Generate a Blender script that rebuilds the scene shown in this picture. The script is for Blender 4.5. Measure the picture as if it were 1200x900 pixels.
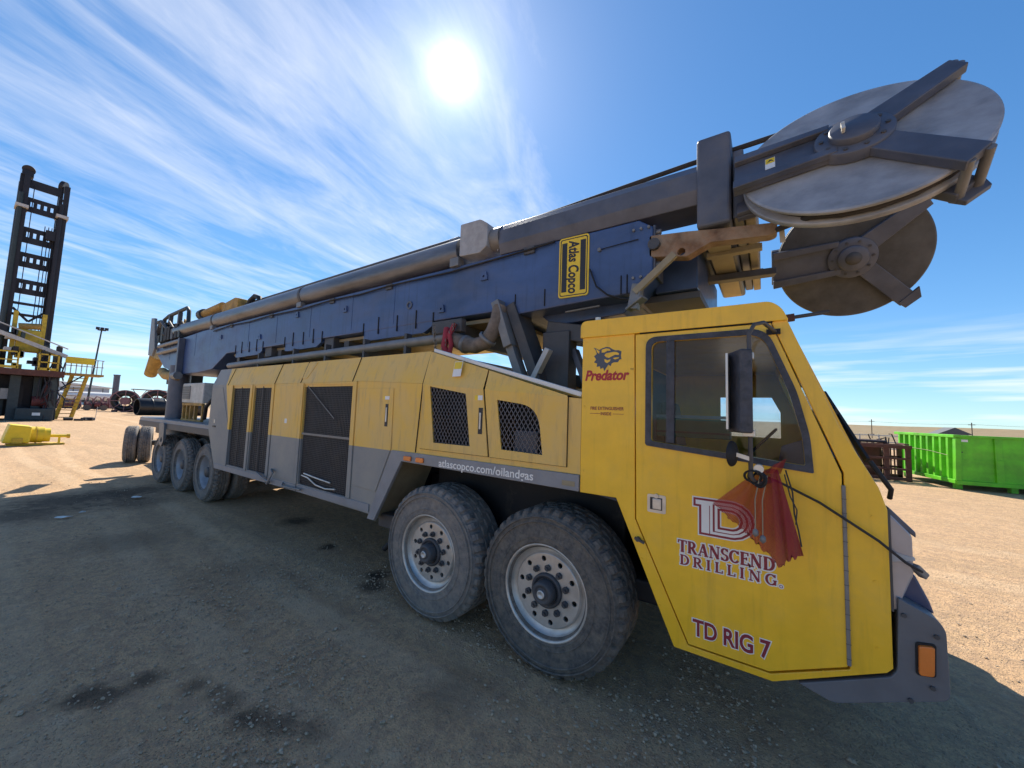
import bpy, bmesh, math, random
from math import sin, cos, pi, radians
from mathutils import Vector, Matrix, noise
from mathutils.geometry import tessellate_polygon
random.seed(7)
for o in list(bpy.data.objects): bpy.data.objects.remove(o)
S = bpy.context.scene
COL = S.collection

# ---------------------------------------------------------------- camera
cd = bpy.data.cameras.new('camera'); cam = bpy.data.objects.new('camera', cd); COL.objects.link(cam)
YAW, PITCH, ROLL = radians(34.303), radians(4.502), radians(2.036)
fw = Vector((-sin(YAW)*cos(PITCH), cos(YAW)*cos(PITCH), sin(PITCH)))
rt = Vector((cos(YAW), sin(YAW), 0)); up = rt.cross(fw)
r2 = rt*cos(ROLL)+up*sin(ROLL); u2 = up*cos(ROLL)-rt*sin(ROLL)
mw = Matrix((r2, u2, -fw)).transposed().to_4x4(); mw.translation = (0, -2.513, 1.829)
cam.matrix_world = mw
cd.sensor_width = 36; cd.lens = 443.96/1200*36; cd.clip_end = 6000; cd.clip_start = .05
S.camera = cam

# ---------------------------------------------------------------- world, sun, exposure
SUN_EL = radians(43.15); SUN_AZ = radians(45.6)          # azimuth from +Y towards -X
SUN = Vector((-sin(SUN_AZ)*cos(SUN_EL), cos(SUN_AZ)*cos(SUN_EL), sin(SUN_EL)))
W = bpy.data.worlds.new('World'); S.world = W; W.use_nodes = True
nt = W.node_tree; nt.nodes.clear()
def N(t, typ, **kw):
    n = t.nodes.new(typ)
    for k, v in kw.items():
        if k == 'ins':
            for i, val in v.items():
                if isinstance(val, bpy.types.NodeSocket): t.links.new(val, n.inputs[i])
                else: n.inputs[i].default_value = val
        else: setattr(n, k, v)
    return n
def MA(t, op, a, b=None, c=None, clamp=False):
    n = N(t, 'ShaderNodeMath', operation=op, use_clamp=clamp)
    for i, v in enumerate((a, b, c)):
        if v is None: continue
        if isinstance(v, bpy.types.NodeSocket): t.links.new(v, n.inputs[i])
        else: n.inputs[i].default_value = v
    return n.outputs[0]
def RAMP(t, fac, stops, interp='LINEAR'):
    n = N(t, 'ShaderNodeValToRGB'); n.color_ramp.interpolation = interp
    el = n.color_ramp.elements
    while len(el) < len(stops): el.new(.5)
    for e, (p, c) in zip(el, stops):
        e.position = p; e.color = c if len(c) == 4 else (*c, 1)
    t.links.new(fac, n.inputs[0]); return n.outputs[0]
def MIX(t, fac, a, b, blend='MIX'):
    n = N(t, 'ShaderNodeMix', data_type='RGBA', blend_type=blend)
    for sock, v in ((n.inputs[0], fac), (n.inputs[6], a), (n.inputs[7], b)):
        if isinstance(v, bpy.types.NodeSocket): t.links.new(v, sock)
        else: sock.default_value = v if not isinstance(v, tuple) or len(v) == 4 else (*v, 1)
    return n.outputs[2]
def g(v): return (v, v, v)

sky = N(nt, 'ShaderNodeTexSky', sky_type='NISHITA', sun_disc=False, sun_elevation=SUN_EL, sun_rotation=-SUN_AZ,
        altitude=1500, air_density=1.0, dust_density=.25, ozone_density=3.5)
SKY_STRENGTH, SUN_STRENGTH, EXPOSURE = .122, 2.0, 1.97
tc = N(nt, 'ShaderNodeTexCoord'); dirv = tc.outputs['Generated']
sep = N(nt, 'ShaderNodeSeparateXYZ', ins={0: dirv})
zc = MA(nt, 'MAXIMUM', sep.outputs[2], .03)
px_, py_ = MA(nt, 'DIVIDE', sep.outputs[0], zc), MA(nt, 'DIVIDE', sep.outputs[1], zc)
a_ = radians(16.8)
u_ = MA(nt, 'ADD', MA(nt, 'MULTIPLY', px_, -sin(a_)), MA(nt, 'MULTIPLY', py_, cos(a_)))
v_ = MA(nt, 'ADD', MA(nt, 'MULTIPLY', px_, cos(a_)), MA(nt, 'MULTIPLY', py_, sin(a_)))
def cirrus(su, sv, detail, rough, off, dist=.6):
    cv = N(nt, 'ShaderNodeCombineXYZ', ins={0: MA(nt, 'MULTIPLY', u_, su), 1: MA(nt, 'MULTIPLY', v_, sv), 2: off})
    return N(nt, 'ShaderNodeTexNoise', ins={'Vector': cv.outputs[0], 'Scale': 1.0, 'Detail': detail, 'Roughness': rough, 'Distortion': dist}).outputs[0]
n1 = cirrus(1.1, 3.4, 8, .58, 3.3, 1.1)
n2 = cirrus(.55, 1.0, 4, .5, 8.1, .3)
n3 = cirrus(4.5, 13, 8, .66, 1.7, 1.2)
# the cirrus sheet thins out gradually towards +v (clear blue side)
vn = MA(nt, 'MULTIPLY_ADD', MA(nt, 'SUBTRACT', n2, .5), 2.2, v_)
cover = RAMP(nt, MA(nt, 'MULTIPLY_ADD', vn, .2, .6), [(0, g(.60)), (.3, g(.62)), (.46, g(.65)), (.53, g(.56)), (.62, g(.38)), (1, g(.22))], 'EASE')
den = MA(nt, 'ADD', MA(nt, 'MULTIPLY', n1, .66), MA(nt, 'ADD', MA(nt, 'MULTIPLY', n2, .40), MA(nt, 'MULTIPLY', n3, .17)))
den = MA(nt, 'SUBTRACT', den, MA(nt, 'SUBTRACT', 1.12, cover))
cl = MA(nt, 'MULTIPLY', den, 2.2, clamp=True)
cl = MA(nt, 'MULTIPLY', MA(nt, 'POWER', cl, 1.1), RAMP(nt, sep.outputs[2], [(.03, g(0)), (.16, g(.72))]))
# thin level bands low over the horizon
bv = N(nt, 'ShaderNodeCombineXYZ', ins={0: MA(nt, 'MULTIPLY', sep.outputs[0], 2.2), 1: MA(nt, 'MULTIPLY', sep.outputs[1], 2.2), 2: MA(nt, 'MULTIPLY', sep.outputs[2], 34)})
bn = N(nt, 'ShaderNodeTexNoise', ins={'Vector': bv.outputs[0], 'Scale': 1.3, 'Detail': 5, 'Roughness': .55})
band = RAMP(nt, bn.outputs[0], [(.46, g(0)), (.68, g(.75))])
low = RAMP(nt, sep.outputs[2], [(0, g(1)), (.1, g(.8)), (.2, g(0))])
cl2 = MA(nt, 'MULTIPLY', band, low)
cloud = MA(nt, 'MAXIMUM', cl, cl2)
sdot = N(nt, 'ShaderNodeVectorMath', operation='DOT_PRODUCT', ins={0: N(nt, 'ShaderNodeVectorMath', operation='NORMALIZE', ins={0: dirv}).outputs[0], 1: SUN}).outputs['Value']
ang = MA(nt, 'ARCCOSINE', MA(nt, 'MINIMUM', sdot, .99999))     # radians off the sun
# a camera-like shoulder on the very bright horizon air, the same all round
sx_ = N(nt, 'ShaderNodeSeparateColor', ins={0: sky.outputs[0]})
sh_ = [MA(nt, 'DIVIDE', sx_.outputs[i], MA(nt, 'MULTIPLY_ADD', sx_.outputs[i], 1/k_, 1.0)) for i, k_ in enumerate((6.3, 10.2, 14.5))]
hs = N(nt, 'ShaderNodeHueSaturation', ins={'Saturation': 1.23, 'Value': .485, 'Color': N(nt, 'ShaderNodeCombineColor', ins={0: sh_[0], 1: sh_[1], 2: sh_[2]}).outputs[0]})
skyc = MIX(nt, cloud, hs.outputs[0], (2.5, 2.5, 2.55, 1))
# the sun's disc and the bright aureole of the thin cirrus in front of it
ex3 = lambda amp, k_: MA(nt, 'MULTIPLY', MA(nt, 'EXPONENT', MA(nt, 'MULTIPLY', ang, -k_)), amp)
sunr = MA(nt, 'ADD', ex3(7.0, 52.0), MA(nt, 'ADD', ex3(1.1, 11.0), ex3(.32, 4.0)))
sunc = MIX(nt, 1.0, (1, .98, .95), sunr, 'MULTIPLY')
tot = MIX(nt, 1.0, skyc, sunc, 'ADD')
bg = N(nt, 'ShaderNodeBackground', ins={'Color': tot, 'Strength': SKY_STRENGTH})
nt.links.new(bg.outputs[0], N(nt, 'ShaderNodeOutputWorld').inputs[0])
sl = bpy.data.lights.new('sun', 'SUN'); sl.energy = SUN_STRENGTH; sl.angle = radians(.5); sl.color = (1, .93, .80)
so = bpy.data.objects.new('sun', sl); COL.objects.link(so); so.location = SUN*50
so.rotation_euler = SUN.to_track_quat('Z', 'Y').to_euler()
vs = S.view_settings; vs.view_transform = 'Standard'; vs.look = 'None'; vs.gamma = 1; vs.use_curve_mapping = False; vs.exposure = EXPOSURE
S.display_settings.display_device = 'sRGB'

# ---------------------------------------------------------------- materials
MT = {}
def new_mat(name):
    m = bpy.data.materials.new(name); m.use_nodes = True
    t = m.node_tree; b = t.nodes['Principled BSDF']; MT[name] = m
    return m, t, b
def M(name, col, rough=.55, metal=0., var=.18, scale=5., dust=0., dustcol=(.30, .235, .165), dscale=3., bump=.0, bscale=60., coat=0., stretch=(1, 1, 1), spec=.5, chips=0., chipcol=(.12, .10, .09), streak=0., dent=0.):
    m, t, b = new_mat(name)
    c = N(t, 'ShaderNodeTexCoord'); mp = N(t, 'ShaderNodeMapping', ins={0: c.outputs['Object'], 3: stretch})
    n1 = N(t, 'ShaderNodeTexNoise', ins={'Vector': mp.outputs[0], 'Scale': scale, 'Detail': 8, 'Roughness': .62})
    base = MIX(t, RAMP(t, n1.outputs[0], [(.3, g(0)), (.7, g(1))]), tuple(max(0, x*(1-var)) for x in col), tuple(min(1, x*(1+var*.8)) for x in col))
    fac = None
    if dust > 0:
        n2 = N(t, 'ShaderNodeTexNoise', ins={'Vector': mp.outputs[0], 'Scale': dscale, 'Detail': 10, 'Roughness': .7, 'Distortion': .3})
        lo = .62-.32*dust
        fac = MA(t, 'MULTIPLY', RAMP(t, n2.outputs[0], [(lo, g(0)), (lo+.32, g(1))]), min(1, .25+dust*.75))
        base = MIX(t, fac, base, dustcol)
    if chips > 0:
        n3 = N(t, 'ShaderNodeTexNoise', ins={'Vector': c.outputs['Object'], 'Scale': 17., 'Detail': 10, 'Roughness': .75})
        cf = RAMP(t, n3.outputs[0], [(.74-.12*chips, g(0)), (.76-.12*chips, g(1))])
        base = MIX(t, cf, base, chipcol)
    if streak > 0:
        ns = N(t, 'ShaderNodeTexNoise', ins={'Vector': N(t, 'ShaderNodeMapping', ins={0: c.outputs['Object'], 3: (11, 11, .9)}).outputs[0], 'Scale': 1.7, 'Detail': 7, 'Roughness': .66})
        base = MIX(t, MA(t, 'MULTIPLY', RAMP(t, ns.outputs[0], [(.53, g(0)), (.72, g(1))]), streak), base, tuple(x*.42 for x in col))
    t.links.new(base, b.inputs['Base Color'])
    r = RAMP(t, n1.outputs[0], [(0, g(max(0, rough-.12))), (1, g(min(1, rough+.12)))])
    if fac is not None: r = MIX(t, fac, r, g(.9))
    t.links.new(r, b.inputs['Roughness'])
    b.inputs['Metallic'].default_value = metal; b.inputs['Specular IOR Level'].default_value = spec
    if coat: b.inputs['Coat Weight'].default_value = coat; b.inputs['Coat Roughness'].default_value = .25
    if bump:
        n4 = N(t, 'ShaderNodeTexNoise', ins={'Vector': c.outputs['Object'], 'Scale': bscale, 'Detail': 5, 'Roughness': .6})
        bn = N(t, 'ShaderNodeBump', ins={'Strength': bump, 'Distance': .01, 'Height': n4.outputs[0]})
        if dent:
            nd = N(t, 'ShaderNodeTexNoise', ins={'Vector': c.outputs['Object'], 'Scale': 2.2, 'Detail': 2})
            bd = N(t, 'ShaderNodeBump', ins={'Strength': dent, 'Distance': .05, 'Height': nd.outputs[0]}); t.links.new(bd.outputs[0], bn.inputs['Normal'])
        t.links.new(bn.outputs[0], b.inputs['Normal'])
    return m
YEL = (.92, .525, .018)
M('cab_yellow', YEL, .38, var=.10, dust=.34, dustcol=(.66, .42, .10), dscale=2.6, bump=.05, bscale=40, coat=.35, chips=.3, streak=.28, dent=.3)
M('grey_paint', (.24, .245, .265), .5, var=.15, dust=.45, dustcol=(.30, .27, .23), bump=.05, chips=.1)
# hood livery: yellow above, grey below a painted line at z = 1.42
m, t, b = new_mat('livery')
c = N(t, 'ShaderNodeNewGeometry'); sp = N(t, 'ShaderNodeSeparateXYZ', ins={0: c.outputs['Position']})
n1 = N(t, 'ShaderNodeTexNoise', ins={'Vector': c.outputs['Position'], 'Scale': 1.6, 'Detail': 10, 'Roughness': .68})
n2 = N(t, 'ShaderNodeTexNoise', ins={'Vector': N(t, 'ShaderNodeMapping', ins={0: c.outputs['Position'], 3: (9, 9, 1.2)}).outputs[0], 'Scale': 1.6, 'Detail': 8, 'Roughness': .65})
yl = MIX(t, RAMP(t, n1.outputs[0], [(.30, g(.2)), (.60, g(.95))]), (.84, .49, .035), (.72, .475, .155))
yl = MIX(t, RAMP(t, n2.outputs[0], [(.52, g(0)), (.70, g(.6))]), yl, (.44, .30, .14))
gy = MIX(t, RAMP(t, n1.outputs[0], [(.38, g(0)), (.66, g(.75))]), (.215, .22, .225), (.32, .30, .265))
low_ = RAMP(t, MA(t, 'SUBTRACT', sp.outputs[2], MA(t, 'MULTIPLY', MA(t, 'GREATER_THAN', sp.outputs[0], -3.1), 9)), [(0, g(0)), (1, g(1))])
isy = MA(t, 'MAXIMUM', MA(t, 'GREATER_THAN', sp.outputs[2], 1.42), MA(t, 'GREATER_THAN', sp.outputs[0], -2.79))
# the rear end of the housing is painted grey up to a slanted line
rear = MA(t, 'LESS_THAN', MA(t, 'MULTIPLY_ADD', sp.outputs[2], .33, sp.outputs[0]), -6.72)
isy = MA(t, 'MULTIPLY', isy, MA(t, 'SUBTRACT', 1.0, rear))
lc = MIX(t, isy, gy, yl)
n5 = N(t, 'ShaderNodeTexNoise', ins={'Vector': c.outputs['Position'], 'Scale': 6.5, 'Detail': 12, 'Roughness': .76})
lc = MIX(t, RAMP(t, n5.outputs[0], [(.66, g(0)), (.70, g(.85))]), lc, (.13, .10, .075))
t.links.new(lc, b.inputs['Base Color'])
n6 = N(t, 'ShaderNodeTexNoise', ins={'Vector': c.outputs['Position'], 'Scale': 5., 'Detail': 2})
t.links.new(N(t, 'ShaderNodeBump', ins={'Strength': .12, 'Distance': .02, 'Height': n6.outputs[0]}).outputs[0], b.inputs['Normal']); b.inputs['Roughness'].default_value = .6
M('blue_paint', (.044, .086, .215), .42, var=.35, scale=2, dust=.45, dustcol=(.13, .15, .21), dscale=1.8, bump=.06, stretch=(.6, 1, 1.3), chips=.34, streak=.5, dent=.15, chipcol=(.10, .08, .07), coat=.1)
M('dark_blue', (.032, .058, .135), .33, var=.2, dust=.25, dustcol=(.13, .12, .12), bump=.03)
M('steel_blue', (.095, .105, .14), .45, var=.35, scale=3, dust=.42, dustcol=(.17, .15, .13), bump=.03, metal=.15)
M('bumper_grey', (.13, .135, .15), .5, var=.15, dust=.3, dustcol=(.17, .155, .14), bump=.08)
M('dark_steel', (.062, .062, .068), .55, var=.3, dust=.35, dustcol=(.20, .165, .13), bump=.06)
M('mesh_steel', (.10, .10, .115), .5, metal=.3, var=.3, dust=.3)
M('grey_steel', (.20, .20, .205), .5, metal=.3, var=.25, dust=.4, dustcol=(.30, .25, .19), bump=.06)
M('tube_steel', (.13, .135, .155), .36, metal=.5, var=.6, scale=3, stretch=(.35, 2, 2), dust=.30, dustcol=(.165, .16, .155), bump=.05)
M('sheave_shaded', (.075, .074, .074), .6, var=.5, scale=4, dust=.3, dustcol=(.13, .11, .09), bump=.08)  # darker copy of the sheave steel: the far sheave's shade is in the colour
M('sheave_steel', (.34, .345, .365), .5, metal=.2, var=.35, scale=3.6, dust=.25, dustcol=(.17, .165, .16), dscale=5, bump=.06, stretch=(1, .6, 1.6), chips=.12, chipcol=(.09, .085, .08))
M('khaki_steel', (.30, .25, .16), .6, var=.25, dust=.3, bump=.06)
M('frame_black', (.04, .044, .06), .55, var=.6, scale=20, dust=.5, dustcol=(.12, .115, .12), dscale=22, bump=.2, bscale=70)
M('black', (.012, .012, .014), .7, var=.4, dust=.12, bump=.05)
M('core_black', (.012, .013, .017), .75, var=.5, scale=9, dust=.15, dustcol=(.08, .07, .06))
M('seam', (.01, .009, .008), .9, var=.2)
M('rubber', (.10, .092, .085), .8, var=.45, scale=40, dust=.62, dustcol=(.27, .215, .16), dscale=12, bump=.6, bscale=60, chips=.1, chipcol=(.24, .21, .175))
M('rubber_grey', (.16, .15, .145), .82, var=.4, scale=30, dust=.75, dustcol=(.32, .265, .21), dscale=9, bump=.6, bscale=60, chips=.3, chipcol=(.05, .045, .04))
M('rim_alloy', (.60, .57, .53), .40, metal=.6, var=.22, scale=6, dust=.42, dustcol=(.30, .25, .20), bump=.06, bscale=90)
M('rim_grey', (.34, .36, .40), .5, metal=.3, var=.2, dust=.5, dustcol=(.25, .235, .22), bump=.06)
M('rust', (.22, .115, .06), .85, var=.6, scale=8, dust=.85, dustcol=(.33, .27, .20), dscale=4, bump=.3, bscale=40)
M('old_hose', (.16, .125, .10), .8, var=.5, scale=9, dust=.5, dustcol=(.30, .25, .20), bump=.3)
M('rust_yellow', (.42, .25, .06), .7, var=.4, scale=7, dust=.5, dustcol=(.20, .12, .06), bump=.15)
M('off_white', (.55, .54, .50), .6, var=.2, scale=12, dust=.5, dustcol=(.25, .22, .18), bump=.08)
M('block_grey', (.36, .36, .37), .6, var=.25, scale=9, dust=.4, dustcol=(.24, .225, .21), bump=.08)
M('alu', (.60, .58, .54), .4, metal=.6, var=.25, dust=.3, bump=.04)
M('decal_white', (.78, .77, .74), .5, var=.06)
M('decal_maroon', (.24, .018, .035), .5, var=.1)
M('decal_black', (.02, .02, .025), .5, var=.1)
M('decal_slate', (.075, .085, .11), .5, var=.1)
M('decal_yellow', (.80, .55, .03), .45, var=.06)
M('decal_red', (.42, .02, .03), .5, var=.1)
M('amber', (.75, .20, .03), .25, var=.15, coat=.5)
M('rope_dark', (.035, .03, .03), .8, var=.4, bump=.2)
M('strap_red', (.30, .03, .05), .8, var=.3, dust=.3)
M('chain', (.25, .22, .19), .5, metal=.6, var=.3)
M('cab_inside', (.06, .075, .11), .8, var=.2)
M('bright_green', (.12, .52, .014), .5, var=.35, scale=2, dust=.34, dustcol=(.20, .36, .06), dscale=2.5, bump=.06, bscale=4, chips=.42, chipcol=(.10, .12, .05))
M('brown_steel', (.095, .035, .026), .75, var=.35, dust=.3, dustcol=(.22, .13, .09), bump=.1)
M('vivid_yellow', (.78, .56, .02), .45, var=.1, dust=.15, dustcol=(.5, .38, .12), bump=.04)
M('rig_black', (.016, .015, .022), .6, var=.4, dust=.15, dustcol=(.10, .08, .10))
M('rig_green', (.03, .045, .05), .6, var=.3, dust=.2, dustcol=(.14, .13, .12))
M('shelf_green', (.02, .16, .085), .5, var=.2)
M('rig_yellow', (.60, .40, .03), .55, var=.3, dust=.4, dustcol=(.22, .16, .09))
M('pale_metal', (.48, .47, .46), .6, var=.2, dust=.3)
M('building_blue', (.40, .46, .54), .6, var=.08, dust=.15, dustcol=(.35, .34, .33))
M('white_sheet', (.72, .72, .70), .55, var=.08, dust=.15)
M('machinery_red', (.17, .045, .045), .7, var=.45, scale=3, dust=.35, dustcol=(.20, .13, .11))
M('pink_steel', (.30, .15, .15), .7, var=.3, dust=.3)
M('black_plastic', (.016, .016, .018), .38, var=.3, dust=.25, dustcol=(.12, .11, .10))
M('roof_dark', (.10, .10, .11), .7, var=.2)
M('wood_pole', (.12, .09, .07), .9, var=.2)
M('paper', (.75, .73, .68), .9, var=.06)
M('stone', (.46, .345, .235), .92, var=.45, scale=30, bump=.3, bscale=120)
# glass
m, t, b = new_mat('glass')
t.nodes.remove(b)
n_ = N(t, 'ShaderNodeTexNoise', ins={'Scale': 9., 'Detail': 8, 'Roughness': .7, 'Vector': N(t, 'ShaderNodeTexCoord').outputs['Object']})
tr = N(t, 'ShaderNodeBsdfTransparent', ins={0: (.84, .88, .92, 1)}); gl = N(t, 'ShaderNodeBsdfGlossy', ins={0: (1, 1, 1, 1), 'Roughness': .02})
df = N(t, 'ShaderNodeBsdfDiffuse', ins={0: (.34, .31, .27, 1)})
fr = N(t, 'ShaderNodeFresnel', ins={0: 1.3})
mx = N(t, 'ShaderNodeMixShader', ins={0: fr.outputs[0], 1: tr.outputs[0], 2: gl.outputs[0]})
dm = RAMP(t, n_.outputs[0], [(.5, g(.0)), (.80, g(.08))])
mx2 = N(t, 'ShaderNodeMixShader', ins={0: dm, 1: mx.outputs[0], 2: df.outputs[0]})
t.links.new(mx2.outputs[0], t.nodes['Material Output'].inputs[0])
# mirror glass
M('mirror_glass', (.8, .8, .8), .05, metal=1, var=.02)
M('lens', (.32, .33, .37), .16, metal=.2, var=.12, coat=.6)
# mesh flag: woven fabric with open holes
m, t, b = new_mat('flag_mesh')
c = N(t, 'ShaderNodeTexCoord')
wv = [N(t, 'ShaderNodeTexWave', bands_direction=d_, ins={'Vector': c.outputs['UV'], 'Scale': 22., 'Distortion': .6, 'Detail': 1}).outputs[1] for d_ in ('X', 'Y')]
hole = MA(t, 'GREATER_THAN', MA(t, 'MINIMUM', wv[0], wv[1]), RAMP(t, N(t, 'ShaderNodeSeparateXYZ', ins={0: c.outputs['UV']}).outputs[0], [(.2, g(.5)), (.75, g(.66)), (1, g(.8))]))
nz = N(t, 'ShaderNodeTexNoise', ins={'Vector': c.outputs['UV'], 'Scale': 3, 'Detail': 4})
ux = N(t, 'ShaderNodeSeparateXYZ', ins={0: c.outputs['UV']}).outputs[0]
rr_ = MA(t, 'ADD', RAMP(t, ux, [(.62, g(0)), (.95, g(.8))]), MA(t, 'MULTIPLY', nz.outputs[0], .25), clamp=True)
t.links.new(MIX(t, rr_, (.36, .035, .025), (.24, .006, .03)), b.inputs['Base Color'])
b.inputs['Roughness'].default_value = .85
t.links.new(MA(t, 'SUBTRACT', 1.0, MA(t, 'MULTIPLY', hole, .97)), b.inputs['Alpha'])
# ground
m, t, b = new_mat('dirt')
c = N(t, 'ShaderNodeNewGeometry'); P0 = c.outputs['Position']
def nz(scale, det=8, rough=.6, stretch=(1, 1, 1), dist=0.):
    return N(t, 'ShaderNodeTexNoise', ins={'Vector': N(t, 'ShaderNodeMapping', ins={0: P0, 3: stretch}).outputs[0], 'Scale': scale, 'Detail': det, 'Roughness': rough, 'Distortion': dist}).outputs[0]
big, mid, fine, grit = nz(.23, 6), nz(1.3, 9, .68, dist=.4), nz(14, 8, .7), nz(85, 4, .6)
trk = MA(t, 'ADD', MA(t, 'MULTIPLY', nz(.9, 6, .65, (.10, 1.6, 1)), .5), MA(t, 'MULTIPLY', nz(2.2, 8, .7, (.16, 2.2, 1), .5), .5))
base = MIX(t, RAMP(t, big, [(.35, g(0)), (.65, g(1))]), (.70, .44, .235), (.76, .49, .27))
base = MIX(t, RAMP(t, mid, [(.42, g(0)), (.64, g(.8))]), base, (.60, .38, .205))
base = MIX(t, RAMP(t, trk, [(.47, g(0)), (.60, g(.75))]), base, (.52, .345, .19))
base = MIX(t, RAMP(t, fine, [(.46, g(0)), (.62, g(.75))]), base, (.41, .27, .17))
vor = N(t, 'ShaderNodeTexVoronoi', ins={'Vector': P0, 'Scale': 48., 'Randomness': 1.})
pebc = RAMP(t, N(t, 'ShaderNodeSeparateXYZ', ins={0: vor.outputs['Color']}).outputs[0], [(0, (.26, .20, .15)), (.5, (.54, .41, .28)), (1, (.76, .63, .48))])
pebm = MA(t, 'MULTIPLY', RAMP(t, vor.outputs['Distance'], [(.20, g(1)), (.34, g(0))]), RAMP(t, nz(.8, 5, .6), [(.40, g(.25)), (.58, g(.95))]))
base = MIX(t, RAMP(t, nz(5.5, 9, .74, dist=.8), [(.50, g(0)), (.60, g(.6))]), base, (.43, .28, .175))
base = MIX(t, RAMP(t, nz(3.1, 9, .72), [(.56, g(0)), (.68, g(.5))]), base, (.74, .55, .36))
base = MIX(t, MA(t, 'MULTIPLY', pebm, .8), base, pebc)
base = MIX(t, RAMP(t, grit, [(.35, g(.45)), (.62, g(0))]), base, (.29, .215, .15))
# compacted wheel tracks running along the truck
for ty, tw, tf, ta in ((-.35, .16, .5, .45), (-1.05, .2, .4, .4), (-2.0, .25, .3, .3), (4.6, .3, .2, .4), (6.4, .3, .2, .4)):
    tp_ = N(t, 'ShaderNodeSeparateXYZ', ins={0: P0})
    dy = MA(t, 'SUBTRACT', MA(t, 'SUBTRACT', tp_.outputs[1], ty), MA(t, 'MULTIPLY', MA(t, 'SINE', MA(t, 'MULTIPLY', tp_.outputs[0], tf)), .18))
    tm = MA(t, 'MULTIPLY', RAMP(t, MA(t, 'DIVIDE', MA(t, 'ABSOLUTE', dy), tw), [(.5, g(1)), (1, g(0))]), RAMP(t, mid, [(.35, g(0)), (.6, g(ta))]))
    base = MIX(t, tm, base, (.72, .52, .33))
# scrub land beyond the bare yard
spg = N(t, 'ShaderNodeSeparateXYZ', ins={0: P0})
scr = MA(t, 'MULTIPLY', RAMP(t, MA(t, 'ADD', MA(t, 'MULTIPLY', spg.outputs[1], .01), MA(t, 'MULTIPLY', nz(.05, 4), .2)), [(.5, g(0)), (.68, g(1))]), .85)
base = MIX(t, scr, base, MIX(t, RAMP(t, nz(.12, 6), [(.4, g(0)), (.6, g(1))]), (.26, .195, .115), (.18, .155, .09)))
# oil and damp stains with ragged outlines
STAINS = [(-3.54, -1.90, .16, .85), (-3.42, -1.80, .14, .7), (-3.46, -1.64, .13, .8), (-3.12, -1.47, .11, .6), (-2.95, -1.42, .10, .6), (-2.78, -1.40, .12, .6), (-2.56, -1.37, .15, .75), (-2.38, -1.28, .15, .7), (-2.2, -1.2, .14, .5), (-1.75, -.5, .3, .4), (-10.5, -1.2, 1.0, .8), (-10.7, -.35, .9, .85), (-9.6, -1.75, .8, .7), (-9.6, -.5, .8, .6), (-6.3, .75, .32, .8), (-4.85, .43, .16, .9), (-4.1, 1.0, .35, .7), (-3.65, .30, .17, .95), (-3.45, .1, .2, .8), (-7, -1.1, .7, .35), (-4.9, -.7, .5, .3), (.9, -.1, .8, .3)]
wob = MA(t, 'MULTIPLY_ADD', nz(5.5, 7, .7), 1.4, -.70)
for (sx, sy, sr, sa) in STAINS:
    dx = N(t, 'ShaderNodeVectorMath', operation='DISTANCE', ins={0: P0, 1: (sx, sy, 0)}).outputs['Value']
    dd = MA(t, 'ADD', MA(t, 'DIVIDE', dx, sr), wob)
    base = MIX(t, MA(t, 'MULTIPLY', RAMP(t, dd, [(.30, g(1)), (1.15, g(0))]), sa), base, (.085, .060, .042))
t.links.new(base, b.inputs['Base Color']); b.inputs['Roughness'].default_value = .95; b.inputs['Specular IOR Level'].default_value = .2
hgt = MA(t, 'ADD', MA(t, 'MULTIPLY', fine, .6), MA(t, 'ADD', MA(t, 'MULTIPLY', grit, .25), MA(t, 'MULTIPLY', pebm, .35)))
t.links.new(N(t, 'ShaderNodeBump', ins={'Strength': 1.0, 'Distance': .04, 'Height': hgt}).outputs[0], b.inputs['Normal'])

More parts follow.
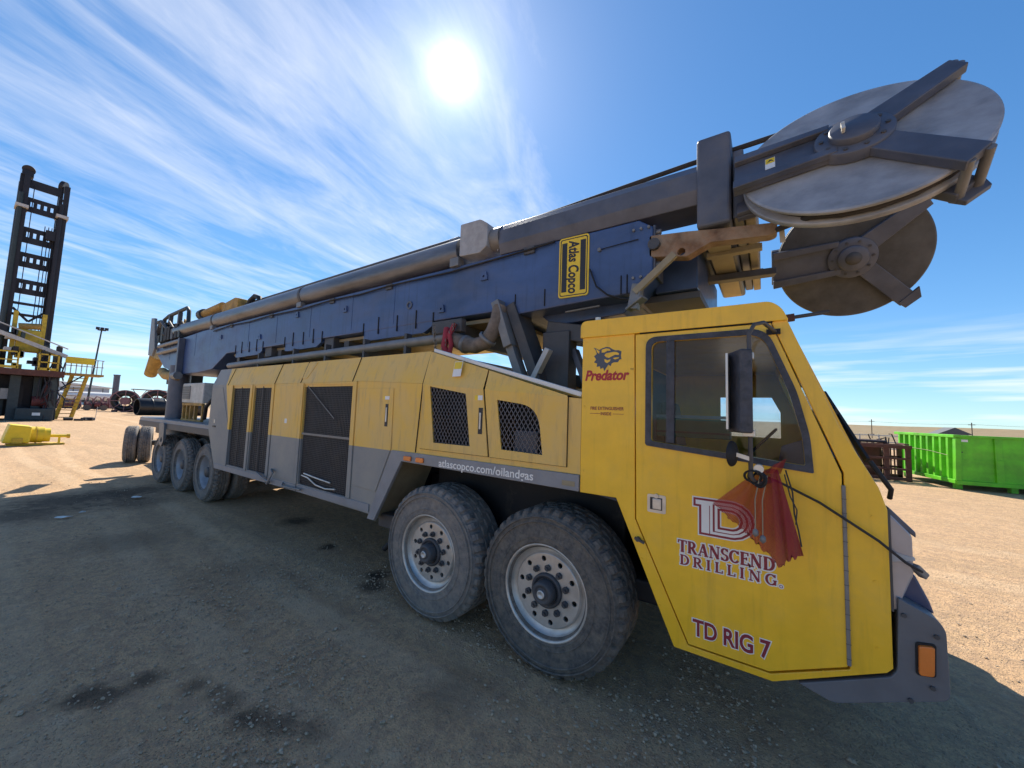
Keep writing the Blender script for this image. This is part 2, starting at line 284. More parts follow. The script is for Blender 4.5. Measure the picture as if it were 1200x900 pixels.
# ---------------------------------------------------------------- mesh helpers
class MB:
    def __init__(s): s.v = []; s.f = []; s.sm = []
    def add(s, vs, fs, smooth=False):
        o = len(s.v); s.v += [tuple(v) for v in vs]
        for f in fs: s.f.append([i+o for i in f]); s.sm.append(smooth)
        return s
    def box(s, x0, x1, y0, y1, z0, z1):
        v = [(x, y, z) for x in (x0, x1) for y in (y0, y1) for z in (z0, z1)]
        return s.add(v, [(0, 1, 3, 2), (4, 6, 7, 5), (0, 4, 5, 1), (2, 3, 7, 6), (0, 2, 6, 4), (1, 5, 7, 3)])
    def prism(s, poly, y0, y1, holes=(), plane=None):
        """polygon in x,z pushed along y (or in the frame plane=(origin, ex, ey, n) )"""
        if plane is None: mp = lambda a, d: (a[0], d, a[1])
        else:
            O, ex, ey, nn = plane; mp = lambda a, d: tuple(O+ex*a[0]+ey*a[1]+nn*d)
        loops = [list(poly)]+[list(h) for h in holes]
        allp = [q for l in loops for q in l]; n = len(allp)
        vs = [mp(a, y0) for a in allp]+[mp(a, y1) for a in allp]
        if holes:
            tris = tessellate_polygon([[Vector((a[0], a[1], 0)) for a in l] for l in loops])
            fs = [tuple(x) for x in tris]+[tuple(i+n for i in reversed(x)) for x in tris]
        else: fs = [tuple(range(n)), tuple(range(2*n-1, n-1, -1))]
        o = 0
        for l in loops:
            k = len(l)
            for i in range(k):
                j = (i+1) % k; fs.append((o+i, o+j, n+o+j, n+o+i))
            o += k
        return s.add(vs, fs)
    def bar(s, p, q, w, h=None, upv=(0, 0, 1)):
        p, q = Vector(p), Vector(q); d = (q-p).normalized(); h = h or w
        a = d.cross(Vector(upv)); a = a.normalized() if a.length > 1e-4 else Vector((1, 0, 0)); c2 = a.cross(d)
        v = [r+a*i*w/2+c2*j*h/2 for r in (p, q) for i, j in ((-1, -1), (1, -1), (1, 1), (-1, 1))]
        return s.add(v, [(0, 1, 2, 3), (7, 6, 5, 4), (0, 4, 5, 1), (1, 5, 6, 2), (2, 6, 7, 3), (3, 7, 4, 0)])
    def tube(s, pts, r, n=12, caps=True):
        pts = [Vector(a) for a in pts]; k = len(pts); rs = r if isinstance(r, (list, tuple)) else [r]*k
        vs = []; fs = []; ref = None
        for i, a in enumerate(pts):
            d = (pts[min(i+1, k-1)]-pts[max(i-1, 0)]).normalized()
            if ref is None: ref = d.orthogonal().normalized()
            ref = (ref-d*ref.dot(d)).normalized(); b2 = d.cross(ref)
            for j in range(n):
                t_ = 2*pi*j/n; vs.append(a+(ref*cos(t_)+b2*sin(t_))*rs[i])
        for i in range(k-1):
            for j in range(n):
                j2 = (j+1) % n; fs.append((i*n+j, i*n+j2, (i+1)*n+j2, (i+1)*n+j))
        s.add(vs, fs, True)
        if caps: s.add(vs[:n], [tuple(range(n-1, -1, -1))]); s.add(vs[-n:], [tuple(range(n))])
        return s
    def lathe(s, prof, O=(0, 0, 0), axis=(0, 1, 0), n=48, smooth=True, rad=None, closed=False):
        """prof = list of (radius, along); rad(i, k) may alter the radius"""
        O = Vector(O); ax = Vector(axis).normalized(); e1 = ax.orthogonal().normalized(); e2 = ax.cross(e1)
        vs = []; fs = []; m_ = len(prof)
        for k in range(n):
            t_ = 2*pi*k/n
            for i, (r, a) in enumerate(prof):
                rr = rad(i, k, r) if rad else r
                vs.append(O+ax*a+(e1*cos(t_)+e2*sin(t_))*rr)
        for k in range(n):
            k2 = (k+1) % n
            for i in range(m_ if closed else m_-1):
                i2 = (i+1) % m_
                fs.append((k*m_+i, k*m_+i2, k2*m_+i2, k2*m_+i))
        return s.add(vs, fs, smooth)
    def cyl(s, p, q, r, n=24, r2=None):
        p, q = Vector(p), Vector(q); L = (q-p).length; r2 = r if r2 is None else r2
        s.lathe([(r, 0), (r2, L)], p, q-p, n)
        s.lathe([(.0001, 0), (r, 0)], p, q-p, n, False); s.lathe([(r2, L), (.0001, L)], p, q-p, n, False)
        return s
    def build(s, name, mat, parent=None, bevel=0., seg=2, loc=None, auto=True):
        me = bpy.data.meshes.new(name); me.from_pydata(s.v, [], s.f); me.validate()
        bm = bmesh.new(); bm.from_mesh(me); bmesh.ops.recalc_face_normals(bm, faces=bm.faces); bm.to_mesh(me); bm.free()
        if len(me.polygons) == len(s.sm): me.polygons.foreach_set('use_smooth', s.sm)
        if mat: me.materials.append(MT[mat])
        return link(name, me, parent, bevel, seg, loc)
def link(name, me, parent=None, bevel=0., seg=2, loc=None):
    o = bpy.data.objects.new(name, me); COL.objects.link(o)
    if parent is not None:
        if parent.parent is not None and parent.parent.parent is not None: parent = parent.parent   # never a fourth level
        o.parent = parent
        if loc is None: o.location = -org(parent)
    if loc is not None: o.location = loc
    if bevel:
        mo = o.modifiers.new('bevel', 'BEVEL'); mo.width = bevel; mo.segments = seg; mo.limit_method = 'ANGLE'; mo.angle_limit = radians(40)
        mo.harden_normals = False
    return o
def org(o):
    v = Vector(o.location)
    while o.parent is not None: o = o.parent; v += o.location
    return v
def empty(name, loc=(0, 0, 0), parent=None, rz=0):
    o = bpy.data.objects.new(name, None); COL.objects.link(o); o.location = loc; o.rotation_euler = (0, 0, rz); o.empty_display_size = .2
    if parent is not None:
        o.parent = parent; o.location = Vector(loc)-org(parent)
    return o
def tag(o, label, cat, group=None):
    o['label'] = label; o['category'] = cat
    if group: o['group'] = group
    return o
def copy_tree(o, parent=None):
    c = o.copy(); COL.objects.link(c)
    if parent is not None: c.parent = parent
    for ch in o.children: copy_tree(ch, c)
    return c
def scalep(poly, k):
    cx = sum(a[0] for a in poly)/len(poly); cz = sum(a[1] for a in poly)/len(poly)
    return [(cx+(a[0]-cx)*k, cz+(a[1]-cz)*k) for a in poly]
def roundp(poly, rad, n=5):
    """round the corners of a polygon; rad is one number or one per corner"""
    out = []; k = len(poly)
    for i in range(k):
        a, b_, c_ = (Vector(poly[(i+j) % k]) for j in (-1, 0, 1)); r = rad[i] if isinstance(rad, (list, tuple)) else rad
        if r <= 0: out.append(tuple(b_)); continue
        r = min(r, (a-b_).length*.45, (c_-b_).length*.45)
        p0 = b_+(a-b_).normalized()*r; p1 = b_+(c_-b_).normalized()*r
        for j in range(n+1):
            t_ = j/n; out.append(tuple(p0*(1-t_)**2+b_*2*t_*(1-t_)+p1*t_*t_))
    return out
def circle(cx, cz, r, n=20): return [(cx+r*cos(2*pi*i/n), cz+r*sin(2*pi*i/n)) for i in range(n)]
def text(name, s, size, loc, mat, parent, offset=0., shear=0., rot=(pi/2, 0, 0), width=None, ext=.0006, space=1., align='LEFT'):
    cu = bpy.data.curves.new(name, 'FONT'); cu.body = s; cu.size = size; cu.offset = offset; cu.shear = shear; cu.extrude = ext
    cu.space_character = space; cu.align_x = align; cu.resolution_u = 4
    to = bpy.data.objects.new(name+'_t', cu); COL.objects.link(to)
    bpy.context.view_layer.update()
    me = bpy.data.meshes.new_from_object(to.evaluated_get(bpy.context.evaluated_depsgraph_get())); bpy.data.objects.remove(to)
    if width:
        xs = [v.co.x for v in me.vertices]; k = width/(max(xs)-min(xs)); x0 = min(xs)
        for v in me.vertices: v.co.x = (v.co.x-x0)*k
    R = Matrix.Translation(loc) @ Matrix.Rotation(rot[2], 4, 'Z') @ Matrix.Rotation(rot[1], 4, 'Y') @ Matrix.Rotation(rot[0], 4, 'X')
    me.transform(R); me.materials.clear(); me.materials.append(MT[mat]); me.name = name
    return link(name, me, parent)

# stroke-built serif capitals: every stroke is a flat bar, thick stems, thin hairlines, slab serifs
def glyph(ch):
    k, h = .215, .10                                   # stem and hairline widths
    st = lambda x: [('L', x, 0, x, 1, k), ('L', x-.17, .03, x+.17, .03, h), ('L', x-.17, .97, x+.17, .97, h)]
    if ch == 'T': return .84, [('L', .42, 0, .42, 1, k), ('L', .25, .03, .59, .03, h), ('L', .02, .96, .82, .96, h), ('L', .04, .74, .04, 1, h), ('L', .80, .74, .80, 1, h)]
    if ch == 'I': return .42, st(.20)
    if ch == 'L': return .74, st(.2)+[('L', .2, .04, .70, .04, h), ('L', .68, .0, .68, .26, h)]
    if ch == 'E': return .76, st(.2)+[('L', .2, .04, .70, .04, h), ('L', .69, .0, .69, .24, h), ('L', .2, .52, .55, .52, h), ('L', .54, .40, .54, .64, h), ('L', .2, .96, .68, .96, h), ('L', .66, .76, .66, 1, h)]
    if ch == 'D': return .92, st(.2)+[('A', .38, .5, .42, .455, -90, 90, h, k), ('L', .2, .045, .40, .045, h), ('L', .2, .955, .40, .955, h)]
    if ch == 'R': return .90, st(.2)+[('A', .38, .73, .27, .235, -90, 90, h, k), ('L', .2, .495, .40, .495, h), ('L', .2, .965, .40, .965, h), ('L', .42, .5, .76, .03, k*.95), ('L', .68, .03, .90, .03, h)]
    if ch == 'A': return .98, [('L', .16, 0, .50, 1, h), ('L', .50, 1, .80, 0, k), ('L', .26, .33, .70, .33, h), ('L', .0, .03, .32, .03, h), ('L', .62, .03, .98, .03, h)]
    if ch == 'N': return .98, [('L', .17, 0, .17, 1, h), ('L', .19, .98, .80, .02, k), ('L', .81, 0, .81, 1, h), ('L', .0, .97, .26, .97, h), ('L', .02, .03, .32, .03, h), ('L', .66, .97, .96, .97, h)]
    if ch == 'S': return .66, [('A', .33, .735, .22, .225, 20, 275, h, k*.9), ('A', .33, .265, .24, .225, -160, 95, h, k*.9), ('L', .57, .74, .57, .98, h), ('L', .08, .02, .08, .28, h)]
    if ch == 'C': return .84, [('A', .46, .5, .36, .455, 38, 322, h, k), ('L', .77, .72, .77, .98, h)]
    if ch == 'G': return .90, [('A', .46, .5, .36, .455, 38, 325, h, k), ('L', .77, .72, .77, .98, h), ('L', .76, .04, .76, .44, k*.85), ('L', .60, .44, .90, .44, h)]
    return .4, []
def serif(mb, s, x, z, height, y, grow=0., spacing=.10, width=None, sx=1.):
    adv = sum(glyph(c_)[0]+spacing for c_ in s)-spacing
    if width: sx = width/(adv*height)
    d = 0
    for ch in s:
        w, strokes = glyph(ch)
        for q in strokes:
            d += 1; yy = y-.00004*(d % 9)
            if q[0] == 'L':
                _, x0, z0, x1, z1, wd = q
                a = Vector((x+x0*height*sx, z+z0*height)); b_ = Vector((x+x1*height*sx, z+z1*height)); dr = (b_-a).normalized()
                a -= dr*grow; b_ += dr*grow; nn = Vector((-dr.y, dr.x))*(wd*height/2+grow)
                pts = [a-nn, b_-nn, b_+nn, a+nn]
                mb.prism([tuple(v) for v in pts], yy, yy+.0008)
            else:
                _, cx, cz, rx, rz, a0, a1, wt, wk = q; n = 14; outer = []; inner = []
                for i in range(n+1):
                    t_ = radians(a0+(a1-a0)*i/n); wd = (wt+(wk-wt)*abs(cos(t_)))*height/2+grow
                    c0 = Vector((x+(cx+rx*cos(t_))*height*sx, z+(cz+rz*sin(t_))*height)); nn = Vector((cos(t_), sin(t_)))
                    outer.append(tuple(c0+nn*wd)); inner.append(tuple(c0-nn*wd))
                for i in range(n):
                    mb.prism([inner[i], outer[i], outer[i+1], inner[i+1]], yy, yy+.0008)
        x += (w+spacing)*height*sx

# ================================================================ GROUND
def axis(lo, hi, step, far):
    a = []; x = lo
    while x < hi: a.append(x); x += step
    s_ = step; x = hi; post = []
    while x < far: post.append(x); s_ *= 1.13; x += s_
    post.append(far); s_ = step; x = lo; pre = []
    while x > -far: s_ *= 1.13; x -= s_; pre.append(max(x, -far))
    return sorted(set(pre))+a+post
gx, gy = axis(-8, 3, .05, 2500), axis(-2.4, 3.4, .05, 2500)
gv = []
for y in gy:
    for x in gx:
        d = math.hypot(x+3, y)
        z = 0.
        if d < 60:
            k = max(0, 1-d/60)
            z = (noise.noise((x*1.1, y*1.1, 0))*.014+noise.noise((x*3.3, y*3.3, 3))*.010+noise.noise((x*9, y*9, 5))*.006)*k
            z -= .010*k
            z -= .022*math.exp(-((x+1.37)/.5)**2-((y-.1)/.5)**2)+.02*math.exp(-((x+2.57)/.5)**2-((y-.1)/.5)**2)
            # shallow wheel ruts running along the truck
            rut = math.exp(-((y+.35+.15*sin(x*.5))/.13)**2)+math.exp(-((y+1.05+.2*sin(x*.4+1))/.16)**2)
            z -= .012*rut*k
        gv.append((x, y, z))
nx_ = len(gx)
gf = [(j*nx_+i, j*nx_+i+1, (j+1)*nx_+i+1, (j+1)*nx_+i) for j in range(len(gy)-1) for i in range(nx_-1)]
me = bpy.data.meshes.new('ground'); me.from_pydata(gv, [], gf); me.materials.append(MT['dirt']); me.polygons.foreach_set('use_smooth', [True]*len(gf))
ground = link('ground', me); ground['kind'] = 'structure'
# low rise along the horizon
hv = []; hf = []
for i in range(61):
    a = radians(-20+i*4.5); R_ = 900
    for r_, h_ in ((R_-140, -2), (R_, 4+5*noise.noise((i*.31, 2, 1))), (R_+200, -2)): hv.append((R_*0+r_*cos(a), r_*sin(a), h_))
for i in range(60):
    for j in range(2): hf.append((i*3+j, (i+1)*3+j, (i+1)*3+j+1, i*3+j+1))
me = bpy.data.meshes.new('hills'); me.from_pydata(hv, [], hf); me.materials.append(MT['dirt']); me.polygons.foreach_set('use_smooth', [True]*len(hf))
link('hills', me)['kind'] = 'structure'
# loose gravel
gm = MB()
def stone(mb, x, y, r):
    pts = []
    sq = random.uniform(.45, .8); a0 = random.random()*6
    for k, (zz, rr) in enumerate(((-.25, .75), (.3, 1), (.75, .6))):
        for i in range(6):
            a = a0+i*pi/3+k*.3; q = r*rr*random.uniform(.75, 1.2); pts.append((x+q*cos(a), y+q*sin(a)*.85, -.008+r*zz*sq*1.3))
    fs = [(k*6+i, k*6+(i+1) % 6, (k+1)*6+(i+1) % 6, (k+1)*6+i) for k in range(2) for i in range(6)]+[(12, 13, 14, 15, 16, 17)]
    mb.add(pts, fs)
for i in range(30000):
    if i < 21000: x, y = random.uniform(-5.5, 1.8), random.uniform(-2.3, .9)
    else: x, y = random.uniform(-13, 3.5), random.uniform(-2.4, 5)
    if noise.noise((x*.9, y*.9, 9)) < random.uniform(-.5, .45): continue
    r = .003+.012*random.random()**3
    if random.random() < .008: r *= 2.0
    stone(gm, x, y, r)
gr = gm.build('gravel', 'stone'); gr['kind'] = 'stuff'; gr['label'] = 'loose small stones scattered over the packed dirt'; gr['category'] = 'gravel'
for (x, y, s_, a, lab) in ((-9.9, -.42, .14, .3, 'white paper scrap on the shaded dirt near the rear wheels'), (-8.95, -1.42, .13, 1.1, 'pale torn paper scrap at the edge of the truck shadow, lower left'), (-9.15, -1.2, .06, 2, 'small white litter fleck in the shadow beside the torn scrap')):
    pm = MB(); pts = [(s_*cos(q)*random.uniform(.6, 1), s_*.5*sin(q)*random.uniform(.6, 1), .012+random.random()*.02) for q in [i*pi/4 for i in range(8)]]
    pm.add(pts+[(0, 0, .035)], [(i, (i+1) % 8, 8) for i in range(8)]); pm.add([(a_[0], a_[1], a_[2]-.003) for a_ in pts], [tuple(range(8))])
    po = pm.build('paper_scrap', 'paper', loc=(x, y, 0)); po.rotation_euler = (0, 0, a); tag(po, lab, 'paper')

# ================================================================ THE DRILLING RIG TRUCK
TR = tag(empty('drilling_rig_truck', (-6, 1.4, 0)), 'yellow and blue mobile drilling rig truck with its mast lying over the cab', 'truck')
FARY = 2.80
# ---- chassis
for y in (.92, 1.76): MB().box(-13.4, .2, y, y+.12, .78, 1.06).build('chassis_rail', 'dark_steel', TR, .008)
MB().box(-3.0, -.95, .52, 2.28, .55, 1.42).build('engine_underbody', 'black', TR, .02)
MB().box(-7.6, -3.5, .10, 2.7, .78, 2.3).build('engine_core', 'core_black', TR)
MB().box(-1.0, .35, .3, 2.5, .55, .70).build('cab_underfloor', 'black', TR, .02)
MB().cyl((-7.3, 2.45, .52), (-5.6, 2.45, .52), .30, 24).build('fuel_tank', 'grey_steel', TR)
MB().box(-5.4, -3.5, 2.1, 2.74, .22, .76).build('battery_box', 'dark_steel', TR, .02)
MB().box(-8.45, -7.6, 1.9, 2.76, .42, 1.38).build('far_light_blocker', 'grey_paint', TR, .02)  # unseen box added to block sunlight through the gap behind the housing
# ---- wheels
def tyre_mesh(R, w, name, mat, lug=True):
    rb = .325
    prof = [(rb-.02, .03), (rb, .0), (rb+.03, -.012), (R*.72, -.004), (R*.86, .0), (R*.93, .006), (R-.035, .012), (R-.012, .026), (R, .05)]
    gw = (w-.10)/4
    for i in range(1, 4):
        c_ = .05+gw*i
        prof += [(R, c_-.011), (R-.016, c_-.008), (R-.016, c_+.008), (R, c_+.011)]
    prof += [(R, w-.05), (R-.012, w-.026), (R-.035, w-.012), (R*.86, w), (R*.7, w), (rb, w), (rb-.02, w-.03)]
    n = 240
    def rad(i, k, r):
        if lug and i in (6, 7, 8) and (k % 6) < 2: return r-(.010, .026, .020)[i-6]
        if lug and 9 <= i <= 20 and r > R-.005 and ((k+(i//4)*3) % 8) < 2: return r-.010
        if i == 5: return r+.006*((k % 4) < 2)
        return r
    mb = MB(); mb.lathe(prof, n=n, rad=rad, smooth=True, closed=False)
    # raised rings on the sidewall
    for q in (R*.60, R*.66, R*.84, R*.90):
        mb.lathe([(q-.006, -.004), (q-.003, -.013), (q+.003, -.013), (q+.006, -.004)], n=96)
    me = bpy.data.meshes.new(name); me.from_pydata(mb.v, [], mb.f)
    bm = bmesh.new(); bm.from_mesh(me); bmesh.ops.recalc_face_normals(bm, faces=bm.faces); bm.to_mesh(me); bm.free()
    me.polygons.foreach_set('use_smooth', [math.hypot(q.center.x, q.center.z) < R*.92 for q in me.polygons]); me.materials.append(MT[mat]); return me
# Every wheel is modelled with its outer face at y = 0, axis along +y, then set in place.
def make_wheel(loc, parent, R, w, front, mat, rimmat):
    we = empty('wheel', loc, parent)
    link('tyre', tyre_mesh(R, w, 'tyre', mat), we, loc=(0, 0, 0))
    r = MB()
    if front:
        r.lathe([(.318, .055), (.320, .004), (.332, -.010), (.338, -.004), (.334, .008), (.318, .024), (.305, .052), (.286, .068), (.270, .072)], n=72)
        r.lathe([(.270, .072), (.262, .050), (.2535, .046)], n=72)
        r.prism(circle(0, 0, .2545, 60), .046, .062, holes=[circle(.220*cos(a), .220*sin(a), .0195, 12) for a in [2*pi*(i+.3)/10 for i in range(10)]])
        r.lathe([(.28, .08), (.28, .30), (.02, .30)], n=48)
    else:
        r.lathe([(.322, .055), (.325, .010), (.335, -.006), (.338, .004), (.330, .016), (.305, .032), (.275, .09), (.262, .14), (.245, .155), (.15, .16), (.148, .13), (.01, .13)], n=64)
    r.build('rim', rimmat, we, loc=(0, 0, 0))
    nb = MB()
    for i in range(10):
        a = 2*pi*i/10; c_ = (.160*cos(a), .160*sin(a)); y0 = .046 if front else .16
        nb.cyl((c_[0], y0+.001, c_[1]), (c_[0], y0-.022, c_[1]), .024, 6); nb.cyl((c_[0], y0-.022, c_[1]), (c_[0], y0-.04, c_[1]), .011, 8)
    nb.build('lug_nut_ring', 'dark_steel', we, loc=(0, 0, 0))['kind'] = 'stuff'
    h = MB()
    if front:
        h.lathe([(.122, .046), (.122, .030), (.112, .022), (.100, .020), (.098, .032), (.086, .034)], n=40)
        h.lathe([(.084, .036), (.080, -.030), (.072, -.042), (.052, -.046), (.050, -.040), (.034, -.040), (.032, -.050), (.001, -.050)], n=40)
    else: h.lathe([(.10, .13), (.095, .05), (.08, .035), (.001, .03)], n=32)
    h.build('hub', 'dark_steel', we, loc=(0, 0, 0))
    if front:
        c2 = MB(); c2.lathe([(.030, -.0505), (.028, -.056), (.018, -.056), (.017, -.051), (.001, -.051)], n=24)
        c2.build('hub_cap', 'rim_alloy', we, loc=(0, 0, 0))
    return we
RF = .585
FW = make_wheel((-1.37, 0, .552), TR, RF, .385, True, 'rubber', 'rim_alloy')
FW.rotation_euler = (0, .35, 0)
w2 = copy_tree(FW, TR); w2.location = Vector((-2.57, 0, .552))-org(TR); w2.rotation_euler = (0, 1.05, 0)
for ch in w2.children:
    if ch.name.startswith('tyre'): ch.data = tyre_mesh(RF, .385, 'tyre', 'rubber_grey')
for x in (-1.37, -2.57):
    w = copy_tree(FW, TR); w.location = Vector((x, FARY, .552))-org(TR); w.rotation_euler = (0, 0, pi)
    MB().cyl((x, .3, .6), (x, FARY-.3, .6), .08, 16).build('axle', 'dark_steel', TR)
RR = .54
RW = make_wheel((-8.79, .23, .53), TR, RR, .27, False, 'rubber_grey', 'rim_grey')
first = True
for x in (-8.79, -10.15, -11.54):
    for y, rz in ((.23, 0), (.82, pi), (FARY-.23, pi), (FARY-.82, 0)):
        if first: w = RW; first = False
        else: w = copy_tree(RW, TR)
        w.location = Vector((x, y, .53))-org(TR); w.rotation_euler = (0, random.random()*6 if rz == 0 else 0, rz)
    MB().cyl((x, .5, .56), (x, FARY-.5, .56), .09, 16).build('axle', 'dark_steel', TR)
# trailing axle with its wheels turned
for (x, y) in ((-15.85, .46), (-15.78, .76), (-15.75, 1.9), (-15.62, 2.36)):
    w = copy_tree(RW, TR); w.location = Vector((x, y, .53))-org(TR); w.rotation_euler = (0, 0, radians(-15))
MB().cyl((-15.7, .8, .56), (-15.5, 2.3, .56), .08, 12).build('axle', 'dark_steel', TR)
MB().bar((-13.2, 1.4, .9), (-15.6, 1.5, .75), .3, .22).build('trailing_arm', 'dark_steel', TR, .01)
# ---- rear deck
MB().box(-13.3, -8.5, .20, 2.6, 1.33, 1.42).build('deck', 'grey_paint', TR, .008)
MB().box(-13.3, -8.5, .19, .24, 1.22, 1.345).build('deck_edge_beam', 'dark_steel', TR, .006)
MB().box(-13.35, -8.3, .95, 1.85, 1.0, 1.33).build('subframe', 'black', TR, .01)
MB().box(-13.45, -12.55, .55, 2.5, 1.0, 1.33).build('rear_cross_box', 'dark_steel', TR, .02)
MB().box(-13.9, -13.76, .35, 1.0, 1.15, 1.42).build('rear_panel', 'off_white', TR, .01)
m_ = MB().bar((-8.52, .20, 1.38), (-8.16, .20, .70), .04, .05); m_.build('mudguard_bar', 'grey_steel', TR)
m_ = MB().prism([(-8.5, 1.4), (-8.14, .7), (-8.10, .7), (-8.40, 1.4)], .2, .9); m_.build('mudguard', 'dark_steel', TR)
hk = MB().prism(roundp([(-11.45, 1.35), (-11.1, 1.35), (-11.05, .95), (-11.2, .82), (-11.38, .95)], .06), .15, .19, holes=[circle(-11.2, .98, .055, 14)])
hk.build('tow_eye', 'grey_steel', TR)
MB().cyl((-12.1, .6, 1.42), (-12.1, .6, 2.72), .21, 28).build('leveling_jack', 'steel_blue', TR, .01)
MB().cyl((-12.05, .62, .75), (-12.05, .62, 1.42), .22, 24).build('jack_leg', 'grey_steel', TR)
MB().cyl((-12.05, 2.2, .75), (-12.05, 2.2, 2.72), .30, 28).build('leveling_jack', 'steel_blue', TR)
ge = MB().box(-11.25, -9.95, .45, 1.2, 1.82, 2.26).build('generator_box', 'off_white', TR, .02)
MB().box(-11.20, -10.72, .435, .452, 1.90, 2.20).build('generator_grille', 'grey_steel', ge)
for i in range(7): MB().box(-11.17, -10.75, .428, .437, 1.92+i*.04, 1.935+i*.04).build('grille_slat', 'dark_steel', ge)
yb = MB().box(-11.2, -9.95, .45, .50, 1.76, 1.815).box(-11.2, -9.95, .45, .50, 1.42, 1.46)
for x in (-11.2, -10.95, -10.72, -10.45, -10.0): yb.box(x, x+.06, .46, .52, 1.46, 1.77)
yb.build('generator_stand', 'rust_yellow', TR, .004)
MB().box(-9.85, -8.06, .75, 2.6, 1.43, 2.75).build('deck_machinery', 'black', TR, .03)
MB().box(-11.8, -9.86, 1.25, 2.3, 1.43, 2.72).build('deck_machinery', 'dark_steel', TR, .03)
MB().tube([(-9.9, .5, 1.5), (-9.6, .42, 1.75), (-9.3, .45, 1.95), (-9.1, .6, 2.2)], .035, 10).build('hose', 'black', TR)

# ---- engine housing: side skin with openings, chamfered top edge
CH = .09
def skin(poly, holes=(), y0=0., y1=.03): return MB().prism(poly, y0, y1, holes)
ZC, ZT = 2.14, 2.42
RG1 = [(-7.13, .87), (-6.52, .87), (-6.50, 2.11), (-7.15, 2.12)]; RG2 = [(-6.39, .87), (-5.80, .87), (-5.79, 2.11), (-6.37, 2.11)]
BG = [(-4.92, .86), (-3.88, .85), (-3.88, 2.10), (-4.93, 2.11)]
skin([(-8.04, 1.40), (-7.64, .79), (-5.74, .77), (-5.74, 2.13), (-8.01, ZC)], [RG1, RG2]).build('housing_side_panel', 'livery', TR)
skin([(-5.737, .77), (-3.46, .745), (-3.12, 1.42), (-2.80, 1.42), (-2.745, 2.085), (-3.7, 2.13), (-5.737, 2.13)], [BG]).build('housing_side_panel', 'livery', TR)
MB().box(-7.6, -2.8, .01, .03, 2.08, 2.13).build('housing_header', 'livery', TR)
MB().add([(-8.01, 0, ZC), (-5.74, 0, 2.132), (-3.7, 0, 2.132), (-2.745, 0, 2.087), (-2.735, CH, 2.415), (-7.98, CH, ZT)], [(0, 1, 5), (1, 2, 4, 5), (2, 3, 4)]).add([(-8.01, .03, ZC), (-2.745, .03, 2.085), (-2.735, CH+.02, 2.39), (-7.98, CH+.02, ZT-.02)], [(3, 2, 1, 0)]).build('housing_top_bevel', 'livery', TR)
MB().add([(-7.98, CH, ZT), (-2.735, CH, 2.415), (-2.735, FARY-CH, 2.415), (-7.98, FARY-CH, ZT)], [(0, 1, 2, 3)]).add([(-7.98, CH, ZT-.03), (-2.735, CH, 2.385), (-2.735, FARY-CH, 2.385), (-7.98, FARY-CH, ZT-.03)], [(3, 2, 1, 0)]).build('housing_roof', 'livery', TR)
MB().add([(-8.01, 0, ZC), (-7.98, CH, ZT), (-7.98, FARY-CH, ZT), (-8.01, FARY, ZC), (-8.04, FARY, 1.4), (-8.04, 0, 1.4)], [(0, 1, 2, 3, 4, 5)]).build('housing_rear_wall', 'grey_paint', TR)
skin([(-8.04, 1.40), (-7.64, .79), (-3.46, .745), (-3.12, 1.42), (-1.11, 1.42), (-1.11, 1.95), (-2.745, 2.4), (-8.01, ZT)], y0=FARY-.03, y1=FARY).build('housing_far_panel', 'livery', TR)
MB().prism([(-8.04, 1.40), (-8.0, 1.40), (-7.60, .79), (-7.64, .79)], .035, FARY-.035).build('housing_rear_skirt', 'grey_paint', TR)
MB().box(-7.6, -3.46, .05, FARY-.05, .76, .79).build('housing_floor', 'black', TR)
# panels standing slightly proud, with their seams
def panel(name, poly, mat, proud=.008, holes=()): return MB().prism(poly, -proud, .0-.001, holes).build(name, mat, TR, .003, 1)
panel('access_panel', [(-5.70, .88), (-5.02, .875), (-5.02, 2.10), (-5.71, 2.11)], 'livery')
pd = panel('access_door', [(-3.77, 1.0), (-3.36, .985), (-3.155, 1.44), (-3.165, 2.05), (-3.78, 2.05)], 'livery')
MB().box(-3.262, -3.243, -.018, -.008, 1.70, 1.85).build('door_handle', 'alu', pd, .004)
MB().box(-3.275, -3.23, -.0105, -.0085, 1.655, 1.885).build('handle_recess', 'decal_black', pd)
MB().box(-3.29, -3.22, -.0105, -.009, 1.93, 1.965).build('warning_sticker', 'decal_white', pd); MB().box(-3.315, -3.29, -.0105, -.009, 1.93, 1.965).build('warning_sticker', 'decal_yellow', pd)
panel('corner_panel', [(-8.02, 1.42), (-7.62, .82), (-7.22, .815), (-7.20, 1.47), (-7.55, 2.10), (-7.99, 2.11)], 'livery', .006)
MB().box(-7.78, -7.74, -.012, -.006, 1.50, 1.56).build('latch', 'alu', TR)
MB().box(-7.80, -7.70, -.02, -.006, 1.43, 1.455).build('latch', 'decal_black', TR)
MB().box(-5.36, -5.30, -.0105, -.009, 1.60, 1.66).build('small_sticker', 'decal_white', TR)
for x0, x1 in ((-7.6, -5.75), (-5.7, -4.95), (-4.9, -3.45)):
    MB().box(x0, x1, -.012, -.001, .765, .845).build('sill_strip', 'grey_paint', TR, .004)
for x in (-7.17, -6.45, -5.76, -4.975, -3.83):
    MB().box(x-.035, x+.035, -.014, -.001, .85, 2.13).build('housing_post', 'livery', TR, .004)
